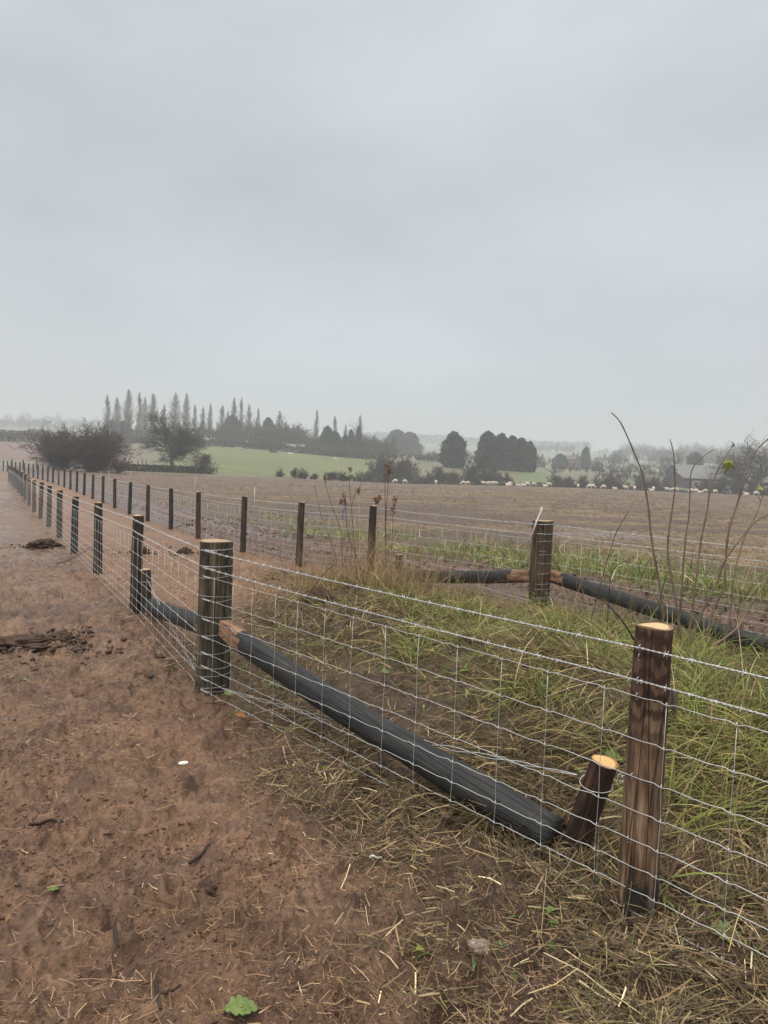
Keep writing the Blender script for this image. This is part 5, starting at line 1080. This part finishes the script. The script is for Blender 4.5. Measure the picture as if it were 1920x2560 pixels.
wood('woodland', 'brown grey bare woodland under and between the poplars', [(255, 560, 320, 1068, 80, 8), (540, 760, 312, 1068, 80, 9), (740, 960, 300, 1096, 80, 9), (255, 960, 285, 1108, 130, 6)], 3, .3, 'twig')
wood('woodland', 'hazy scrub woodland behind the dark evergreens at the middle', [(940, 1340, 330, 1128, 60, 8), (940, 1130, 280, 1140, 40, 9), (1040, 1300, 240, 1158, 40, 9)], 4, .3, 'twig')
wood('woodland', 'hazy scrub woodland around the houses and barns at the right', [(1330, 1560, 420, 1140, 44, 8), (1540, 1920, 520, 1136, 80, 8), (1540, 1930, 700, 1116, 70, 7), (1380, 1650, 250, 1176, 46, 6), (1480, 1700, 205, 1190, 26, 6)], 5, .3, 'twig')
wood('woodland', 'misty wood along the far left skyline', [(-40, 265, 860, 1060, 70, 7), (-40, 130, 900, 1048, 30, 8)], 7, .3, 'twig')
wood('woodland', 'faint misty wood on the distant right hill', [(1325, 1435, 900, 1112, 40, 4), (1440, 1580, 900, 1128, 30, 5)], 6, .3, 'twig')
hedge('woodland', 'faint wooded ridge on the far skyline', [(880, 1250), (1000, 1250), (1100, 1260), (1200, 1270), (1330, 1280), (1460, 1290)], 15, 20, 6000, 2.6, 'ever', 'woodland', None, 'stuff')

# ------------------------------------------------------------------ sheep
def sheep_mesh(pose, seed):
    J = {'rump': (-.46, 0, .62, .17), 'back': (-.25, 0, .64, .245), 'mid': (.02, 0, .62, .27), 'chest': (.30, 0, .62, .235), 'neck': (.47, 0, .68, .14)}
    if pose == 'graze': J.update(neck=(.47, 0, .52, .13), head=(.62, 0, .28, .085), nose=(.68, 0, .10, .05))
    elif pose == 'lie': J = {k: (a, b, c - .34, r) for k, (a, b, c, r) in J.items()}; J.update(neck=(.46, 0, .46, .13), head=(.58, 0, .60, .09), nose=(.72, 0, .54, .055))
    else: J.update(head=(.58, .02, .88, .095), nose=(.74, .02, .82, .055))
    names = ['rump', 'back', 'mid', 'chest', 'neck', 'head', 'nose']; V = [J[n][:3] for n in names]; r = [J[n][3] for n in names]; E = [(i, i + 1) for i in range(6)]
    def ad(p, rad, j): V.append(p); r.append(rad); E.append((j, len(V) - 1)); return len(V) - 1
    hd = J['head']
    for sg in (-1, 1): ad((hd[0] - .06, sg * .12, hd[2] + .05), .028, 5)
    ad((-.62, 0, J['rump'][2] - .12), .04, 0)
    if pose != 'lie':
        for sg in (-1, 1):
            k = ad((.30, sg * .13, .34), .065, 3); k = ad((.31, sg * .13, .18), .034, k); ad((.31, sg * .13, .0), .03, k)
            k = ad((-.36, sg * .14, .40), .085, 0); k = ad((-.44, sg * .14, .24), .042, k); k = ad((-.40, sg * .14, .10), .032, k); ad((-.39, sg * .14, .0), .03, k)
    else:
        for sg in (-1, 1): k = ad((.40, sg * .15, .07), .05, 3); ad((.56, sg * .13, .05), .032, k)
    me = bpy.data.meshes.new('sheep'); me.from_pydata(V, E, []); o = bpy.data.objects.new('tmp', me); col.objects.link(o)
    md = o.modifiers.new('s', 'SKIN'); 
    for i, q in enumerate(me.skin_vertices[0].data): q.radius = (r[i], r[i] * .95); q.use_root = (i == 2)
    md.use_smooth_shade = True; ms = o.modifiers.new('ss', 'SUBSURF'); ms.levels = 2; ms.render_levels = 2
    dg = bpy.context.evaluated_depsgraph_get(); dg.update(); m2 = bpy.data.meshes.new_from_object(o.evaluated_get(dg)); m2.name = 'sheep'; bpy.data.objects.remove(o); m2.materials.clear(); m2.materials.append(M['wool'])
    return m2
SHM = {p: sheep_mesh(p, 1) for p in ('graze', 'stand', 'lie')}
SH = [(989, 'g', 1), (1014, 'g', 0), (1091, 's', 2), (1159, 'g', 1), (1171, 'g', 0), (1211, 's', 1), (1223, 'g', 2), (1232, 'g', 1), (1240, 'g', 1), (1276, 'g', 0), (1273, 'l', 1), (1297, 'l', 0), (1311, 'l', 1), (1320, 's', 1), (1337, 'g', 0), (1365, 'l', 1), (1374, 's', 1), (1447, 's', 2), (1475, 'g', 1), (1484, 'g', 0), (1510, 'g', 1), (1539, 'l', 1), (1566, 's', 1), (1588, 's', 2), (1631, 'l', 1), (1635, 's', 2), (1670, 's', 1), (1684, 's', 0), (1692, 'g', 1), (1731, 'g', 1), (1742, 'g', 0), (1751, 'l', 1), (1764, 'g', 1), (1790, 'g', 0), (1868, 'l', 1), (1893, 'g', 0)]
for i, (px, ps, fc) in enumerate(SH):
    pose = {'g': 'graze', 's': 'stand', 'l': 'lie'}[ps]; dd = 138 + 2.5 * math.sin(i * 2.7) - (8 if ps == 'l' else 0) - (6 if i in (24, 35, 10) else 0); p = at(px, dd)
    o = bpy.data.objects.new('sheep', SHM[pose]); col.objects.link(o); o.location = p; o.rotation_euler[2] = {0: .2, 1: math.pi - .2, 2: 1.4}[fc] + random.gauss(0, .3); sc_ = random.uniform(.84, .96); o.scale = (sc_,) * 3
    tag(o, 'cream sheep %s, %s from the left in the flock' % ({'graze': 'grazing head down', 'stand': 'standing head up', 'lie': 'lying down'}[pose], nth(i + 1)), 'sheep', 'sheep along the far field edge')

# ------------------------------------------------------------------ houses, barns, sheds
def mk(name, stops, sc=3, rough=.85): M[name] = m_noise(name, stops, sc, rough=rough); return M[name]
mk('red brick', [(.35, (.20, .085, .06)), (.65, (.30, .14, .10))]); mk('white render', [(.3, (.62, .61, .58)), (.7, (.78, .77, .74))]); mk('slate roof', [(.3, (.09, .085, .08)), (.7, (.15, .14, .135))]); mk('grey sheet roof', [(.3, (.11, .115, .12)), (.7, (.20, .20, .205))]); mk('dark boards', [(.3, (.05, .045, .042)), (.7, (.10, .09, .085))]); mk('window glass', [(.3, (.03, .035, .04)), (.7, (.06, .07, .08))], 1, .2); mk('pale boards', [(.3, (.36, .34, .31)), (.7, (.5, .48, .44))])
def house(name, label, px, d, W, D, He, Hr, rz, wall, roof, cat='house', wins=(), chim=True, wmat='white render'):
    p = at(px, d); e_ = empty(name, p, rz); tag(e_, label, cat)
    x, y = W / 2, D / 2; V = [(-x, -y, -1), (x, -y, -1), (x, y, -1), (-x, y, -1), (-x, -y, He), (x, -y, He), (x, y, He), (-x, y, He), (-x, 0, He + Hr), (x, 0, He + Hr)]
    mesh_np('wall', V, [(0, 1, 5, 4), (2, 3, 7, 6), (1, 2, 6, 9, 5), (3, 0, 4, 8, 7)], M[wall], e_, smooth=False)
    o = .35; mb = MB()
    for sg in (-1, 1):
        sl = Hr / y; yb = y + o; zb = He - o * sl; a = np.array([[-x - o, sg * yb, zb], [x + o, sg * yb, zb], [x + o, 0, He + Hr + .05], [-x - o, 0, He + Hr + .05]]); b_ = a + [0, 0, .18]
        mb.add(np.concatenate([a, b_]), [(0, 1, 2, 3), (4, 7, 6, 5), (0, 4, 5, 1), (1, 5, 6, 2), (2, 6, 7, 3), (3, 7, 4, 0)])
    rf = mb.build('roof', M[roof], e_, smooth=False)
    if chim: mb = MB(); mb.box((x * .7, 0, He + Hr + .5), (.9, .6, 1.9)); mb.box((x * .7 - .2, 0, He + Hr + 1.6), (.25, .25, .35)); mb.build('chimney', M['red brick'], rf, smooth=False)
    for (wx, wz, ww, wh, face) in wins:
        mb = MB(); c = (wx, -y - .03, wz) if face == 'f' else ((x + .03) * (1 if face == 'r' else -1), wx, wz); dm = (ww, .12, wh) if face == 'f' else (.12, ww, wh)
        mb.box(c, dm); wd = mb.build('window', M[wmat], e_, smooth=False); mb = MB(); q = .07
        c2 = (c[0], c[1] - q, c[2]) if face == 'f' else (c[0] + q * (1 if face == 'r' else -1), c[1], c[2]); mb.box(c2, tuple(v * .72 if v > .13 else .05 for v in dm)); mb.build('pane', M['window glass'], wd, smooth=False)
    return e_
house('brick_house', 'red brick house with white windows among trees right of the evergreens', 1419, 345, 6.0, 6, 4.2, 1.6, -.25, 'red brick', 'slate roof', wins=[(-1.7, 2.6, 1.5, 1.6, 'f'), (1.8, 2.6, 1.3, 1.4, 'f'), (-1.6, .6, 1.5, 1.4, 'f')])
house('cottage', 'small pale cottage with dark roof right beside the evergreen row', 1344, 335, 5.0, 5, 2.0, 2.4, .1, 'pale boards', 'slate roof', wins=[(-.8, 1.0, 1.2, 1.0, 'f')])
house('white_house', 'white gabled house half hidden behind a dark tree', 1500, 338, 6.5, 4.6, 2.6, 2.9, -1.1, 'white render', 'slate roof', wins=[(0, 1.8, 1.0, 1.2, 'r'), (0, 3.4, .9, .8, 'r')])
house('barn', 'long grey roofed barn, the upper and rear one of the barns', 1762, 232, 21, 10, 3.4, 2.2, .06, 'dark boards', 'grey sheet roof', 'barn', [(-4, 1.4, 2.6, 2.2, 'f')], False, 'pale boards')
house('barn', 'lower grey barn roof in front of the long barn', 1745, 205, 13, 9, 2.6, 1.7, .1, 'dark boards', 'grey sheet roof', 'barn', [(3, 1.0, 2.4, 1.8, 'f'), (-3, 1.0, 2.0, 1.8, 'f')], False, 'pale boards')
house('shed', 'small white shed at the field edge below the barns', 1826, 190, 6.2, 3, 1.5, .5, .0, 'white render', 'grey sheet roof', 'shed', [(1.2, .8, .9, .7, 'f')], False, 'pale boards')
house('shed', 'pale shed half hidden in the wood above the meadow', 738, 285, 6.5, 4, 1.8, .9, .1, 'pale boards', 'grey sheet roof', 'shed', [(1.0, 1.0, 1.0, .8, 'f')], False, 'pale boards')
house('shed', 'low grey shed right of the white one, near the right edge', 1886, 186, 4.5, 3, 1.6, .5, .05, 'pale boards', 'grey sheet roof', 'shed', [(.8, .8, .8, .6, 'f')], False, 'pale boards')
def fpost(px, d, h, label): 
    mb = MB(); mb.tube(np.array([[0, 0, -.2], [0, 0, h * .5], [.01, 0, h]]), .08, 6); o = mb.build('fence_post', M['brown']); o.location = at(px, d); tag(o, label, 'fence post', 'small posts of the left meadow')
for i, px in enumerate((30, 58, 92)): fpost(px, 92 + i, 1.15, 'thin dark post in the left meadow, %s of three' % nth(i + 1))
for i, px in enumerate((345, 356, 366, 486, 514, 543)): fpost(px, 150 if i < 3 else 122, 1.2, 'small pale post near the oak, %s from the left' % nth(i + 1))
def meadow_box(px, d, mat, label, name='meadow_box', sc=1.0):
    mb = MB(); mb.box((0, 0, .35 * sc), (1.6 * sc, .6 * sc, .5 * sc)); mb.box((-.6 * sc, 0, .05 * sc), (.1, .5 * sc, .2 * sc)); mb.box((.6 * sc, 0, .05 * sc), (.1, .5 * sc, .2 * sc)); o = mb.build(name, M[mat], smooth=False); o.location = at(px, d); tag(o, label, name)
meadow_box(682, 236, 'dark boards', 'dark box standing in for an animal on the green meadow below the wood', sc=1.4); meadow_box(725, 238, 'white render', 'white box standing in for an animal, right of the dark one'); meadow_box(837, 234, 'white render', 'small white box standing in for an animal below the conifers', sc=.8); meadow_box(595, 240, 'pale boards', 'pale box on the meadow at the left', sc=1.2)  # dark and white boxes are stand-ins for far-off animals

# ------------------------------------------------------------------ haze
hz_m = bpy.data.materials.new('pale winter haze'); hz_m.use_nodes = True; t = hz_m.node_tree; t.nodes.clear()
ho = t.nodes.new('ShaderNodeOutputMaterial'); hv = t.nodes.new('ShaderNodeVolumePrincipled'); t.links.new(hv.outputs[0], ho.inputs['Volume'])
hv.inputs['Density'].default_value = 0.00115; hv.inputs['Color'].default_value = (.82, .86, .91, 1); hv.inputs['Anisotropy'].default_value = 0.0
mb = MB(); mb.box((0, 0, 38.0), (3700, 3700, 90.0)); o = mb.build('haze', hz_m, smooth=False); tag(o, None, None, kind='stuff')
